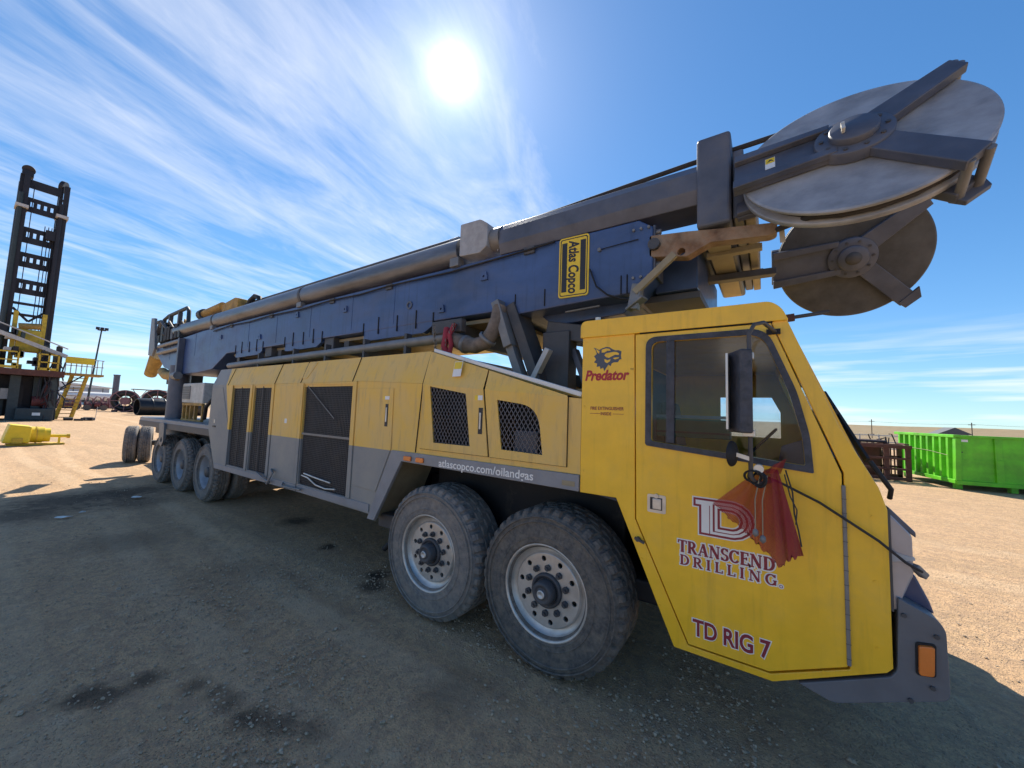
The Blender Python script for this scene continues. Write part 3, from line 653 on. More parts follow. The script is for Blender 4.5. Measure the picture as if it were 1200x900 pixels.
# seams over the bevel
for x in (-7.35, -5.74, -5.03, -3.89):
    MB().bar((x, -.002, ZC-.01), (x+.01, CH-.002, ZT-.005), .012, .006, (1, 0, 0)).build('bevel_seam', 'seam', TR)
hb = MB().add([(-5.12, .012, 2.19), (-4.92, .012, 2.19), (-4.80, CH-.012, 2.40), (-5.02, CH-.012, 2.40)], [(0, 1, 2, 3)]); 
for v in range(4): x, y, z = hb.v[v]; hb.v.append((x, y+.03, z-.01))
hb.f += [(7, 6, 5, 4), (0, 4, 5, 1), (1, 5, 6, 2), (2, 6, 7, 3), (3, 7, 4, 0)]; hb.sm += [False]*5
hb.build('filler_flap', 'livery', TR)
# grilles
def clip(p, q, poly):
    t0, t1 = 0., 1.; d = (q[0]-p[0], q[1]-p[1]); n = len(poly)
    ar = sum(poly[i][0]*poly[(i+1) % n][1]-poly[(i+1) % n][0]*poly[i][1] for i in range(n)); sg = 1 if ar > 0 else -1
    for i in range(n):
        a, b_ = poly[i], poly[(i+1) % n]; nn = (-(b_[1]-a[1])*sg, (b_[0]-a[0])*sg)
        num = nn[0]*(p[0]-a[0])+nn[1]*(p[1]-a[1]); den = nn[0]*d[0]+nn[1]*d[1]
        if abs(den) < 1e-9:
            if num < 0: return None
            continue
        t_ = -num/den
        if den > 0: t0 = max(t0, t_)
        else: t1 = min(t1, t_)
    if t1-t0 < 1e-4: return None
    return (p[0]+d[0]*t0, p[1]+d[1]*t0), (p[0]+d[0]*t1, p[1]+d[1]*t1)
def mesh_fill(poly, dx, dz, w, y, diamond=True, th=.004):
    mb = MB(); xs = [a[0] for a in poly]; zs = [a[1] for a in poly]; x0, x1, z0, z1 = min(xs), max(xs), min(zs), max(zs); H = z1-z0
    if diamond:
        k = dx/dz; i = x0-H*k
        while i < x1+H*k:
            for sgn in (1, -1):
                c_ = clip((i, z0), (i+sgn*H*k, z1), poly)
                if c_: mb.bar((c_[0][0], y+(.002 if sgn > 0 else 0), c_[0][1]), (c_[1][0], y+(.002 if sgn > 0 else 0), c_[1][1]), th, w, (0, 0, 1) if abs(k) > 9 else (0, 1, 0)) if False else mb.bar((c_[0][0], y+(.003 if sgn > 0 else 0), c_[0][1]), (c_[1][0], y+(.003 if sgn > 0 else 0), c_[1][1]), w, th, (0, 1, 0))
            i += dx
    else:
        i = x0
        while i < x1:
            c_ = clip((i, z0-.1), (i, z1+.1), poly)
            if c_: mb.bar((c_[0][0], y, c_[0][1]), (c_[1][0], y, c_[1][1]), w, th, (0, 1, 0))
            i += dx
        i = z0
        while i < z1:
            c_ = clip((x0-.1, i), (x1+.1, i), poly)
            if c_: mb.bar((c_[0][0], y+.003, c_[0][1]), (c_[1][0], y+.003, c_[1][1]), w, th, (0, 1, 0))
            i += dz
    return mb
for G in (RG1, RG2):
    c_ = MB().prism(G, .045, .055).build('grille_backing', 'core_black', TR)
    gm_ = mesh_fill(G, .06, .028, .009, .02, False).build('grille_mesh', 'dark_steel', TR); gm_['kind'] = 'stuff'
    xm = (G[0][0]+G[1][0])/2; MB().box(xm-.006, xm+.006, .004, .012, .88, 2.1).build('grille_bar', 'dark_steel', TR)
MB().prism(BG, .055, .065).build('grille_backing', 'core_black', TR)
gm_ = mesh_fill(BG, .030, .022, .006, .02, False).build('grille_mesh', 'dark_steel', TR); gm_['kind'] = 'stuff'
MB().box(-4.92, -3.88, .004, .012, 1.475, 1.50).build('grille_bar', 'grey_steel', TR)
MB().bar((-4.86, .006, 2.09), (-4.22, .006, 1.70), .008, .008).build('prop_rod', 'grey_steel', TR)
MB().tube([(-4.80, .008, 1.00), (-4.6, .006, .985), (-4.4, -.004, .975), (-4.2, .004, .96)], .010, 8).build('cable', 'alu', TR)
MB().tube([(-4.86, .012, .97), (-4.7, .006, .96), (-4.5, -.002, .90), (-4.3, .004, .88), (-4.1, .006, .90)], .010, 8).build('cable', 'alu', TR)
# crank handles on the sill
MB().tube([(-6.0, -.03, .88), (-5.75, -.06, .84), (-5.55, -.05, .80)], .014, 8).build('crank_rod', 'grey_steel', TR)
MB().tube([(-5.62, -.01, .96), (-5.50, -.06, .96), (-5.46, -.06, .95), (-5.58, -.07, .78)], .014, 8).build('crank_rod', 'grey_steel', TR)
MB().tube([(-5.25, -.02, .83), (-5.2, -.05, .80), (-4.75, -.05, .815)], .012, 8).build('crank_rod', 'grey_steel', TR)

# ---- front part of the housing: two doors with expanded-metal grilles
G1 = [(-2.64, 2.06), (-2.19, 1.99), (-2.12, 1.54), (-2.56, 1.54)]
G2 = roundp([(-1.85, 1.94), (-1.46, 1.89), (-1.41, 1.53), (-1.79, 1.54)], [0, .16, 0, 0], 6)
def chm(x): return 2.08-(x+2.74)*.073                    # height of the bend line
def top(x): return 2.41-(x+2.74)*.285
D1 = [(-2.735, 1.475), (-1.925, 1.472), (-2.0, chm(-2.0)), (-2.735, chm(-2.735))]
D2 = [(-1.905, 1.47), (-1.215, 1.465), (-1.215, 1.965), (-1.98, chm(-1.98))]
def door_with_bevel(poly, hole, x0, x1, name):
    mb = MB().prism(poly, -.012, -.001, [hole])
    za, zb = chm(x0), max(chm(x1), 1.965) if x1 < -1.3 else 1.965
    ta, tb = top(x0), max(top(x1), 1.975)
    cb = CH*min(1, (tb-zb)/.25)
    mb.add([(x0, -.012, za), (x1, -.012, zb), (x1, cb-.012, tb), (x0, CH*min(1, (ta-za)/.3)-.012, ta)], [(0, 1, 2, 3)])
    return mb.build(name, 'livery', TR)
skin([(-2.80, 1.42), (-1.11, 1.42), (-1.11, 1.955), (-1.215, 1.965), (-2.745, 2.085)], [scalep(G1, 1.06), scalep(G2, 1.06)], .002, .025).build('housing_front_panel', 'livery', TR)
d1 = door_with_bevel(D1, G1, -2.735, -2.0, 'hood_door'); d2 = door_with_bevel(D2, G2, -1.98, -1.215, 'hood_door')
for G, D in ((G1, d1), (G2, d2)):
    gm_ = mesh_fill(scalep(G, 1.03), .040, .062, .0065, .0, True).build('expanded_mesh', 'mesh_steel', D); gm_['kind'] = 'stuff'
    MB().prism(scalep(G, 1.2), .30, .32).build('grille_backing', 'core_black', D)
for D in (D1, D2): MB().prism(scalep(D, 1.016), -.0015, .0015, [scalep(D, .97)]).build('door_seam', 'seam', TR)
MB().prism([(-2.805, 1.43), (-2.795, 1.43), (-2.742, 2.08), (-2.752, 2.08)], -.004, .001).build('panel_seam', 'seam', TR)
MB().bar((-2.745, -.003, 2.08), (-2.735, CH-.004, 2.41), .012, .006, (1, 0, 0)).build('panel_seam', 'seam', TR)
for D, x in ((d1, -2.03),):
    MB().box(x+.006, x+.024, -.022, -.013, 1.69, 1.83).build('door_handle', 'alu', D, .004)
    MB().box(x-.006, x+.038, -.0145, -.0125, 1.65, 1.87).build('handle_recess', 'decal_black', D)
    MB().box(-2.05, -2.0, -.0145, -.0125, 1.935, 1.975).build('warning_sticker', 'decal_white', D); MB().box(-2.085, -2.05, -.0145, -.0125, 1.935, 1.975).build('warning_sticker', 'decal_yellow', D)
st = MB().add([(-2.37, .012, 2.145), (-2.27, .012, 2.145), (-2.27, .042, 2.285), (-2.37, .042, 2.285)], [(0, 1, 2, 3)]); st.v = [(x, y-.015, z) for x, y, z in st.v]
st.build('warning_sticker', 'decal_white', d1)
st = MB().add([(-2.365, .0265, 2.215), (-2.275, .0265, 2.215), (-2.275, .0405, 2.28), (-2.365, .0405, 2.28)], [(0, 1, 2, 3)]); st.v = [(x, y-.0165, z) for x, y, z in st.v]
st.build('warning_sticker', 'decal_yellow', d1)
MB().box(-1.72, -1.50, .06, .2, 1.50, 1.70).build('filter_box', 'steel_blue', TR, .02)
ft = MB()
ft.add([(-2.735, CH, 2.41), (-1.99, CH*.7, top(-1.99)), (-1.215, .02, 1.978), (-1.11, .02, 1.955), (-1.11, 2.7, 1.955), (-1.215, 2.7, 1.978), (-1.99, 2.7, top(-1.99)), (-2.735, 2.7, 2.41)], [(0, 1, 6, 7), (1, 2, 5, 6), (2, 3, 4, 5)])
ft.build('housing_front_roof', 'livery', TR)
MB().bar((-2.72, CH+.03, 2.425), (-1.12, .05, 1.985), .05, .035).build('roof_edge_highlight', 'white_sheet', TR, .006)  # white strip painted in as the sunlit line along the roof edge
# ---- stripe with the web address, fender band
st = MB().prism([(-3.13, 1.425), (-1.112, 1.418), (-1.112, 1.305), (-2.98, 1.33), (-3.35, .70), (-3.46, .70)], -.016, .02).build('fender_stripe', 'grey_paint', TR, .004)
text('web_address', 'atlascopco.com/oilandgas', .093, (-2.47, -.0168, 1.335), 'decal_white', st, offset=.0012, width=.99)
for x in (-2.93, -2.76): MB().box(x, x+.10, -.035, -.017, 1.345, 1.39).build('marker_light', 'amber', st, .006)
MB().box(-1.24, -1.14, -.0185, -.0165, 1.335, 1.37).build('warning_sticker', 'khaki_steel', st)
wp = MB().add([(-3.10, .02, 1.38), (-3.42, .02, .70), (-3.42, .6, .70), (-3.10, .6, 1.38)], [(0, 1, 2, 3)]).add([(-3.14, .02, 1.38), (-3.46, .02, .70), (-3.46, .6, .70), (-3.14, .6, 1.38)], [(3, 2, 1, 0)])
wp.build('wheel_well_panel', 'khaki_steel', TR)
MB().box(-3.1, -.9, .05, .55, 1.36, 1.40).build('wheel_well_roof', 'black', TR)
MB().box(-3.45, -3.1, .12, .32, .60, .74).build('step_box', 'dark_steel', TR, .01)
MB().tube([(-3.25, .15, .62), (-3.22, .12, .48), (-3.3, .1, .40)], .03, 8).build('drain_hose', 'black', TR)

# ---- cab
DOOR = [(-.73, 2.382), (-.715, 1.19), (-.41, .54), (-.02, .54), (.29, .68), (.29, 1.59), (.01, 2.382)]
WOUT = roundp([(-.66, 1.66), (-.66, 2.355), (-.01, 2.355), (.12, 2.0), (.17, 1.77), (.182, 1.58)], [.02, .07, .09, .05, .05, .01], 6)
WIN = roundp([(-.625, 1.69), (-.625, 2.322), (-.03, 2.322), (.088, 1.99), (.137, 1.77), (.148, 1.615)], [.02, .05, .08, .05, .05, .01], 6)
CAB = [(-1.108, 2.395), (-1.108, 1.30), (-.85, 1.30), (-.49, .49), (-.01, .49), (.43, .705), (.45, .73), (.452, 1.44), (.425, 1.54), (.29, 1.82), (.085, 2.395)]
cab = MB().prism(CAB, .0, .035, [[(a, min(b_, 2.3895)) for a, b_ in scalep(DOOR, 1.018)]]).build('cab_side', 'cab_yellow', TR, .004)
FWIN = [(-.50, 1.66), (.10, 1.66), (.10, 1.95), (.02, 2.12), (-.50, 2.12)]
MB().prism(CAB, FARY-.035, FARY, [FWIN]).build('cab_far_side', 'cab_yellow', TR)
MB().prism(FWIN, FARY-.02, FARY-.015).build('far_window', 'glass', TR)
MB().prism(roundp([(-1.122, 2.39), (.092, 2.39), (.062, 2.462), (.012, 2.505), (-1.122, 2.512)], [0, .01, .03, .03, .05], 5), -.014, FARY+.014).build('cab_roof', 'cab_yellow', TR, .014, 3)
MB().prism([(-.70, 2.384), (.02, 2.384), (.02, 2.390), (-.70, 2.390)], -.016, .0).build('drip_rail', 'seam', cab)
MB().box(-1.105, -1.07, .04, FARY-.04, 1.30, 2.39).build('cab_rear_wall', 'cab_yellow', TR)
MB().prism([(-1.06, 1.30), (-.85, 1.27), (-.5, .52), (-.02, .52), (.42, .72), (.42, .76), (-.02, .58), (-.46, .58), (-.80, 1.33), (-1.06, 1.36)], .04, FARY-.04).build('cab_floor', 'cab_inside', TR)
MB().box(-1.065, -1.055, .05, FARY-.05, 1.35, 2.37).build('cab_rear_lining', 'cab_inside', TR)
# front: windscreen in a sloping frame, lower nose
fdir = Vector((.452-.085, 0, 1.44-2.395)).normalized(); fn = Vector((-fdir.z, 0, fdir.x))
pln = (Vector((.085, .035, 2.395)), Vector((0, 1, 0)), fdir, fn)
LF = math.hypot(.452-.085, 1.44-2.395); wy = FARY-.07
MB().prism([(0, 0), (wy, 0), (wy, LF), (0, LF)], -.03, 0, [roundp([(.14, .08), (wy-.14, .08), (wy-.14, LF-.14), (.14, LF-.14)], .06)], pln).build('windscreen_frame', 'cab_yellow', TR)
MB().prism([(.12, .06), (wy-.12, .06), (wy-.12, LF-.12), (.12, LF-.12)], -.02, -.014, (), pln).build('windscreen', 'glass', TR)
for y in (.4, 1.5):
    wi = MB().bar((.455, y, 1.50), (.30, y-.12, 1.92), .02, .02).build('wiper', 'black', TR)
    MB().bar((.40, y-.32, 1.66), (.27, y+.02, 2.02), .014, .03).build('wiper_blade', 'black', wi)
MB().tube([(.40, .02, 1.66), (.44, .0, 1.585), (.47, .015, 1.535), (.47, .05, 1.49)], .011, 8).build('wiper_motor_hose', 'black', TR)
MB().box(.41, .452, .035, FARY-.035, .73, 1.44).build('cab_nose', 'cab_yellow', TR)
# dashboard, seats and steering wheel inside
MB().prism([(.05, 1.30), (.40, 1.30), (.40, 1.60), (.28, 1.66), (.10, 1.58)], .1, FARY-.1).build('dashboard', 'cab_inside', TR, .02)
for y in (.55, 1.9):
    se = MB().box(-.85, -.35, y, y+.5, 1.32, 1.46).build('seat', 'black', TR, .04)
    MB().prism([(-.95, 1.44), (-.80, 1.44), (-.90, 2.02), (-1.02, 2.02)], y, y+.5).build('seat_back', 'black', se, .03)
MB().lathe([(.19, 0), (.2, .012), (.21, 0), (.2, -.012)], (-.08, 2.1, 1.62), (-.75, 0, .65), 32, closed=True).build('steering_wheel', 'black', TR)
cs = MB().box(-.95, -.30, 1.5, 1.62, 1.66, 1.84).build('cab_shelf', 'shelf_green', TR, .01)
MB().box(-.95, -.30, 1.49, 1.62, 1.845, 1.875).build('shelf_top', 'pale_metal', cs)
MB().box(-.95, -.30, 1.485, 1.50, 1.70, 1.72).build('shelf_strip', 'decal_black', cs)
# door
door = MB().prism(DOOR, -.010, .030, [WIN]).build('door', 'cab_yellow', TR, .003, 1)
MB().prism(WOUT, -.022, -.0105, [WIN]).build('window_frame', 'frame_black', door, .004)
MB().prism(scalep(WIN, 1.02), .004, .009).build('window_pane', 'glass', door)
MB().box(-.535, -.488, -.018, .003, 1.685, 2.325).build('window_divider', 'frame_black', door, .003)
MB().box(-.01, .055, -.020, -.011, 2.315, 2.345).build('mirror_clamp', 'black', door)
hd = MB().prism(roundp([(-.645, 1.25), (-.535, 1.25), (-.535, 1.36), (-.645, 1.36)], .012), -.0135, -.0105).build('handle_plate', 'alu', door)
MB().box(-.628, -.556, -.0155, -.0136, 1.268, 1.342).build('handle_recess', 'decal_black', hd)
MB().box(-.612, -.560, -.026, -.0157, 1.272, 1.338).build('handle', 'alu', hd, .006)
MB().cyl((-.59, -.0137, 1.353), (-.59, -.022, 1.353), .014, 14).build('lock', 'alu', hd)
hg = MB().box(.287, .303, -.018, -.002, .69, 1.535).build('hinge', 'grey_steel', door, .003)
for i in range(12): MB().box(.2855, .3045, -.019, -.017, .72+i*.068, .723+i*.068).build('hinge_joint', 'dark_steel', hg)
kn = MB().cyl((-.70, -.004, 1.07), (-.70, -.03, 1.07), .014, 12); kn.bar((-.72, -.02, 1.075), (-.66, -.02, 1.055), .014, .014); kn.build('catch', 'dark_steel', TR)
# ---- lettering on the door
wh, mr = MB(), MB()
serif(wh, 'TRANSCEND', -.465, 1.050, .068, -.0112, .0065, .07, .475); serif(mr, 'TRANSCEND', -.465, 1.050, .068, -.0126, .0, .07, .475)
serif(wh, 'DRILLING', -.455, .978, .056, -.0114, .006, .34, .472); serif(mr, 'DRILLING', -.455, .978, .056, -.0128, .0, .34, .472)
wh.prism(circle(.035, .982, .013, 16), -.0114, -.0106); mr.prism(circle(.035, .982, .008, 14), -.0128, -.0118, [circle(.035, .982, .0055, 10)])
wh.build('company_name_edge', 'decal_white', door); mr.build('company_name', 'decal_maroon', door)
# the two-letter company emblem, a T and a D locked together with a double outline
def T_(d): return [(-.375-d, 1.372+d), (-.255+d, 1.372+d), (-.255+d, 1.335-d), (-.292+d, 1.335-d), (-.292+d, 1.178-d), (-.345-d, 1.178-d), (-.345-d, 1.335-d), (-.375-d, 1.335-d)]
def D_(d, y_in=0):
    xo, zt, zb, xr = -.300, 1.372, 1.178, -.085; zm = (zt+zb)/2; rz = (zt-zb)/2
    out = [(xo-d, zb-d), (-.19, zb-d)]+[(-.19+(xr+.19+d)*cos(a), zm+(rz+d)*sin(a)) for a in [radians(-80+20*i) for i in range(9)]]+[(-.19, zt+d), (xo-d, zt+d)]
    xi, k = xo+.05, .045
    inn = [(xi+d, zb+k+d), (-.19, zb+k+d)]+[(-.19+(xr+.19-.052-d)*cos(a), zm+(rz-k-d)*sin(a)) for a in [radians(-80+20*i) for i in range(9)]]+[(-.19, zt-k-d), (xi+d, zt-k-d)]
    return out, inn
for dd, mt, y, nm in ((.013, 'decal_white', -.0112, 'emblem_edge'), (.006, 'decal_maroon', -.0120, 'emblem_outline'), (-.006, 'decal_white', -.0128, 'emblem_fill')):
    eb = MB(); o_, i_ = D_(dd); eb.prism(o_, y, y+.0006, [i_]); eb.prism(T_(dd), y-.0003, y+.0004); eb.build(nm, mt, door)
eb = MB(); o_, i_ = D_(-.020); eb.prism(o_, -.0133, -.0130, [i_]); eb.build('emblem_inline', 'decal_maroon', door)
text('rig_number_edge', 'TD RIG 7', .125, (-.392, -.0108, .602), 'decal_white', door, offset=.008, width=.385)
text('rig_number', 'TD RIG 7', .125, (-.386, -.0118, .602), 'decal_maroon', door, offset=.003, width=.372)
# ---- lettering on the cab side behind the door
text('model_name', 'Predator', .098, (-1.085, -.0012, 2.085), 'decal_red', cab, offset=.0035, shear=.25, width=.315)
text('trade_mark', 'TM', .016, (-.765, -.0012, 2.148), 'decal_black', cab)
text('extinguisher_sign', 'FIRE EXTINGUISHER', .032, (-1.04, -.0012, 1.878), 'decal_maroon', cab, width=.235, offset=.0004)
text('extinguisher_sign', 'INSIDE', .030, (-.965, -.0012, 1.842), 'decal_maroon', cab, width=.075, offset=.0004)
for x in (-1.045, -.88): MB().box(x, x+.075, -.0016, -.0006, 1.851, 1.854).build('extinguisher_sign_rule', 'decal_maroon', cab)
# snarling wolf-head emblem: dark ruff and skull, lighter face facets
def wolf(pts): return [(-1.025+a*.20, 2.155+b_*.165) for a, b_ in pts]
wm = MB().prism(wolf([(.0, .98), (.12, .92), (.2, .86), (.30, .92), (.45, .97), (.58, .95), (.68, .86), (.78, .80), (.9, .80), (1, .74), (.98, .58), (1, .42), (.93, .40), (.88, .30), (.74, .30), (.66, .26), (.62, .14), (.55, .22), (.46, .06), (.40, -.06), (.36, .10), (.26, .04), (.24, .16), (.12, .14), (.14, .28), (.02, .34), (.10, .46), (.02, .60), (.12, .70), (.08, .84)]), -.0012, -.0002)
wm.build('wolf_emblem', 'decal_slate', cab)
wf = MB()
for f_ in ([(.08, .92), (.22, .80), (.20, .70), (.14, .76)], [(.30, .86), (.46, .91), (.58, .88), (.62, .80), (.50, .80), (.40, .74), (.30, .74)], [(.46, .70), (.60, .72), (.72, .74), (.84, .72), (.92, .66), (.90, .60), (.78, .62), (.70, .58), (.56, .50), (.46, .54), (.40, .62)], [(.40, .46), (.52, .40), (.62, .44), (.60, .36), (.50, .28), (.42, .34)], [(.70, .48), (.80, .50), (.92, .50), (.90, .46), (.78, .42)]):
    wf.prism(wolf(f_), -.0020, -.0013)
wf.build('wolf_emblem_face', 'cab_yellow', cab)
# ---- mirror on its tube bracket
mi = MB(); mi.tube([(.03, -.015, 2.33), (-.02, -.20, 2.345), (-.06, -.245, 2.33), (-.083, -.25, 2.28), (-.083, -.25, 1.56), (-.06, -.20, 1.52), (.0, -.02, 1.52)], .0105, 10)
mir = mi.build('mirror_bracket', 'dark_steel', TR)
mh = MB().prism(roundp([(-.03, -.21), (.03, -.21), (.03, .21), (-.03, .21)], .012), -.075, .075, (), (Vector((-.125, -.25, 1.985)), Vector((.9, .43, 0)).normalized(), Vector((0, 0, 1)), Vector((-.43, .9, 0)).normalized()))
mh.build('mirror_housing', 'frame_black', mir, .008)
MB().prism([(-.185, 1.79), (-.175, 1.79), (-.175, 2.18), (-.185, 2.18)], -.30, -.19).build('mirror_rim', 'alu', mir)
for z in (2.165, 1.775): MB().box(-.115, -.062, -.275, -.225, z-.017, z+.017).build('mirror_clamp', 'alu', mir, .004)
rm = MB().lathe([(.001, .022), (.04, .018), (.062, .008), (.066, .0), (.001, -.004)], (-.165, -.26, 1.667), (.93, -.30, .0), 28).build('round_mirror', 'black', mir)
MB().bar((-.15, -.255, 1.665), (-.08, -.25, 1.645), .015, .02).build('mirror_clamp', 'alu', mir)
MB().cyl((-.05, -.25, 1.60), (-.05, -.20, 1.60), .022, 12).build('bracket_bolt', 'alu', mir)
for i in range(3): MB().lathe([(.03, 0), (.036, .006), (.042, 0), (.036, -.006)], (-.075+.014*i, -.24, 1.56-.006*i), (.3*i, .8, .5-.3*i), 16, closed=True).build('wire_coil', 'black', mir)
# ---- nose: lamp, hood lip, bumper
MB().prism([(.456, 1.455), (.548, 1.350), (.548, 1.325), (.456, 1.40)], .022, FARY-.022).build('nose_lip', 'steel_blue', TR, .006)
lm = MB().prism(roundp([(.456, 1.43), (.535, 1.335), (.535, 1.16), (.475, .985), (.456, .985)], [.0, .02, .02, .02, 0]), .02, .55).build('headlamp', 'lens', TR, .006)
MB().prism([(.454, 1.25), (.54, 1.235), (.54, 1.225), (.454, 1.20)], .015, .555).build('headlamp_trim', 'pale_metal', lm)
MB().box(.452, .462, .008, .03, .98, 1.44).build('headlamp_gasket', 'dark_steel', lm)
MB().bar((.535, .02, 1.20), (.575, .05, 1.155), .035, .03).build('strap_hook', 'grey_steel', TR, .006)
bp = MB().prism(roundp([(.10, .528), (.235, .49), (.625, .665), (.622, .95), (.60, .99), (.475, 1.05), (.463, .73), (.44, .692)], [0, .03, .03, .03, .02, .01, .02, .01]), -.004, FARY+.004).build('bumper', 'bumper_grey', TR, .008)
MB().prism([(.47, 1.045), (.615, .975), (.60, 1.03), (.555, 1.14), (.48, 1.14)], .10, FARY-.10).build('bumper_step', 'dark_blue', TR, .01)
ml = MB().prism(roundp([(.527, .745), (.575, .755), (.58, .88), (.53, .87)], .012), -.028, -.004).build('marker_light', 'amber', bp, .004)
MB().prism(roundp([(.520, .738), (.582, .748), (.587, .888), (.523, .878)], .012), -.012, -.0042).build('marker_base', 'black', bp)

# ---- mast
BEAM = [(-.86, 3.44), (-.75, 3.36), (-.75, 3.0), (-.90, 2.84), (-1.28, 2.83), (-2.0, 2.80), (-2.2, 2.86), (-9.05, 2.84), (-9.75, 2.55), (-10.6, 2.50), (-11.9, 2.50), (-13.1, 2.72), (-13.9, 3.15), (-13.9, 3.36), (-11.6, 3.40), (-10.5, 3.44)]
mast = MB().prism(BEAM, .5, 2.36).build('mast', 'blue_paint', TR, .012)
mu = MB()
# folded ribs hanging under the beam: trapezoid saddles along its lower edge
for a, b_ in ((-8.62, -7.45), (-6.66, -5.52), (-4.50, -3.18)):
    MB().prism([(a, 2.87), (a, 2.735), (a+.10, 2.725), (b_-.16, 2.735), (b_-.03, 2.80), (b_, 2.87)], .505, .56).build('mast_saddle', 'blue_paint', mast, .004)
    MB().box(a+.02, b_-.12, .57, 1.0, 2.735, 2.75).build('saddle_plate', 'khaki_steel', mast)  # khaki underside: dust, with light bounced off the ground put into the colour
    MB().box(a+.0, a+.03, .57, 1.0, 2.75, 2.86).build('saddle_web', 'dark_steel', mast)
    MB().box(b_+.02, b_+.26, .53, .72, 2.68, 2.86).build('saddle_block', 'dark_steel', mast, .008)
    for k, h_ in ((0, .15), (.24, .2), (.52, .18), (.78, .2), (1., .14)):
        x = a+(b_-a)*k; MB().box(x-.007, x+.007, .492, .5045, 2.80, 2.82+h_).build('weld_slot', 'seam', mast)
for x in (-2.05, -1.72, -1.0, -.95): MB().box(x-.004, x+.004, .492, .50, 2.84, 3.0).build('weld_slot', 'seam', mast)
MB().box(-9.0, -2.3, .62, 2.3, 2.795, 2.835).build('mast_underplate', 'khaki_steel', mast)  # khaki stands for dust and painted-in bounce light from the sunlit ground
for x in (-8.8, -7.1, -5.1, -2.9): MB().box(x, x+.12, .6, 2.3, 2.6, 2.79).build('mast_crossmember', 'dark_steel', mast)
MB().prism([(-1.9, 2.84), (-.95, 2.84), (-1.05, 2.74), (-1.75, 2.70)], .72, 2.2).build('mast_belly', 'dark_blue', mast, .01)
# front end plate of the near beam with its bolts
MB().box(-.755, -.735, .52, .80, 2.98, 3.38).build('end_plate', 'steel_blue', mast, .004)
for z in (3.33, 3.29, 3.06, 3.02): MB().cyl((-.70, .56, z), (-.738, .56, z), .022, 8).build('bolt', 'grey_steel', mast)
MB().box(-.80, -.47, .80, 2.2, 2.90, 3.30).build('inner_mast_section', 'dark_blue', mast, .01)
MB().box(-.95, -.46, .85, 2.25, 2.84, 2.895).build('inner_mast_skid', 'dark_steel', mast)
# pad-eye and rubbed patches on the side
MB().prism(circle(-3.6, 3.10, .05, 16), .488, .50, [circle(-3.6, 3.10, .03, 12)]).build('pad_eye', 'steel_blue', mast)
MB().cyl((-1.19, .48, 3.26), (-1.19, .5, 3.26), .016, 12).build('bolt', 'grey_steel', mast)
MB().tube([(-1.17, .488, 3.26), (-.98, .488, 3.27), (-.86, .49, 3.275)], .004, 6).build('wire', 'black', mast)
MB().tube([(-1.27, .48, 3.10), (-1.2, .46, 2.93), (-1.1, .45, 2.84), (-.98, .46, 2.79), (-.9, .47, 2.78)], .008, 6).build('wire', 'black', mast)
MB().bar((-1.55, .60, 2.785), (-1.22, .60, 2.80), .02, .012).build('conduit', 'grey_steel', mast)
# maker's plate
lp = MB().prism(roundp([(-1.575, 2.885), (-1.285, 2.88), (-1.285, 3.435), (-1.575, 3.44)], .03), .490, .4995).build('maker_plate', 'decal_yellow', TR)
MB().prism(roundp([(-1.562, 2.898), (-1.298, 2.893), (-1.298, 3.422), (-1.562, 3.427)], .022), .4885, .4897, [roundp([(-1.554, 2.906), (-1.306, 2.901), (-1.306, 3.414), (-1.554, 3.419)], .018)]).build('plate_line', 'decal_black', lp)
for x in (-1.545, -1.365): MB().box(x, x+.05, .4882, .4896, 2.935, 3.39).build('plate_bar', 'decal_black', lp)
text('maker_name', 'Atlas Copco', .135, (-1.475, .4888, 3.405), 'decal_black', lp, offset=.004, rot=(pi/2, pi/2, 0), width=.49, shear=.18)
# long round tube along the top and its clamps
tb = MB().cyl((-12.55, .62, 3.63), (-2.84, .62, 3.63), .165, 32).build('top_tube', 'tube_steel', TR)
for x in (-9.95, -6.25): MB().cyl((x-.03, .62, 3.63), (x+.03, .62, 3.63), .172, 32).build('tube_clamp', 'dark_steel', tb); MB().box(x-.07, x+.07, .47, .55, 3.42, 3.50).build('clamp_lug', 'grey_steel', tb, .006)
MB().box(-2.93, -2.80, .46, .56, 3.43, 3.53).build('clamp_lug', 'grey_steel', tb, .008)
bk = MB().prism(roundp([(-2.78, 3.52), (-2.50, 3.50), (-2.40, 3.56), (-2.40, 3.80), (-2.50, 3.87), (-2.78, 3.88)], .02), .45, .80).build('tube_block', 'block_grey', TR, .008)
MB().cyl((-2.40, .60, 3.66), (-2.28, .60, 3.66), .13, 24).build('block_cap', 'grey_steel', bk)
MB().prism([(-2.34, 3.52), (-2.25, 3.60), (-2.25, 3.72), (-2.34, 3.80)], .55, .68).build('block_lug', 'block_grey', bk)
# chamfered box beam to the crown
MB().prism([(.49, 3.56), (.53, 3.46), (.84, 3.46), (.88, 3.56), (.88, 3.70), (.82, 3.78), (.55, 3.78), (.49, 3.70)], -2.28, -.42, (), (Vector((0, 0, 0)), Vector((0, 1, 0)), Vector((0, 0, 1)), Vector((1, 0, 0)))).build('crown_beam', 'steel_blue', mast, .006)
MB().box(-2.3, -.42, 1.95, 2.33, 3.44, 3.78).build('crown_beam', 'steel_blue', mast, .03)
MB().box(-2.3, -.42, .9, 1.95, 3.30, 3.42).build('crown_deck', 'dark_blue', mast)
MB().box(-12, -2.3, 2.0, 2.33, 3.44, 3.76).build('far_top_beam', 'steel_blue', mast, .03)
rl = MB().tube([(-11.7, .86, 3.98), (-3.2, .86, 3.98)], .03, 10)
rl.build('top_rail', 'dark_steel', mast)
for x in [-11.2+i*.8 for i in range(10)]: MB().box(x-.03, x+.03, .83, .89, 3.42, 3.97).build('rail_post', 'dark_steel', mast)
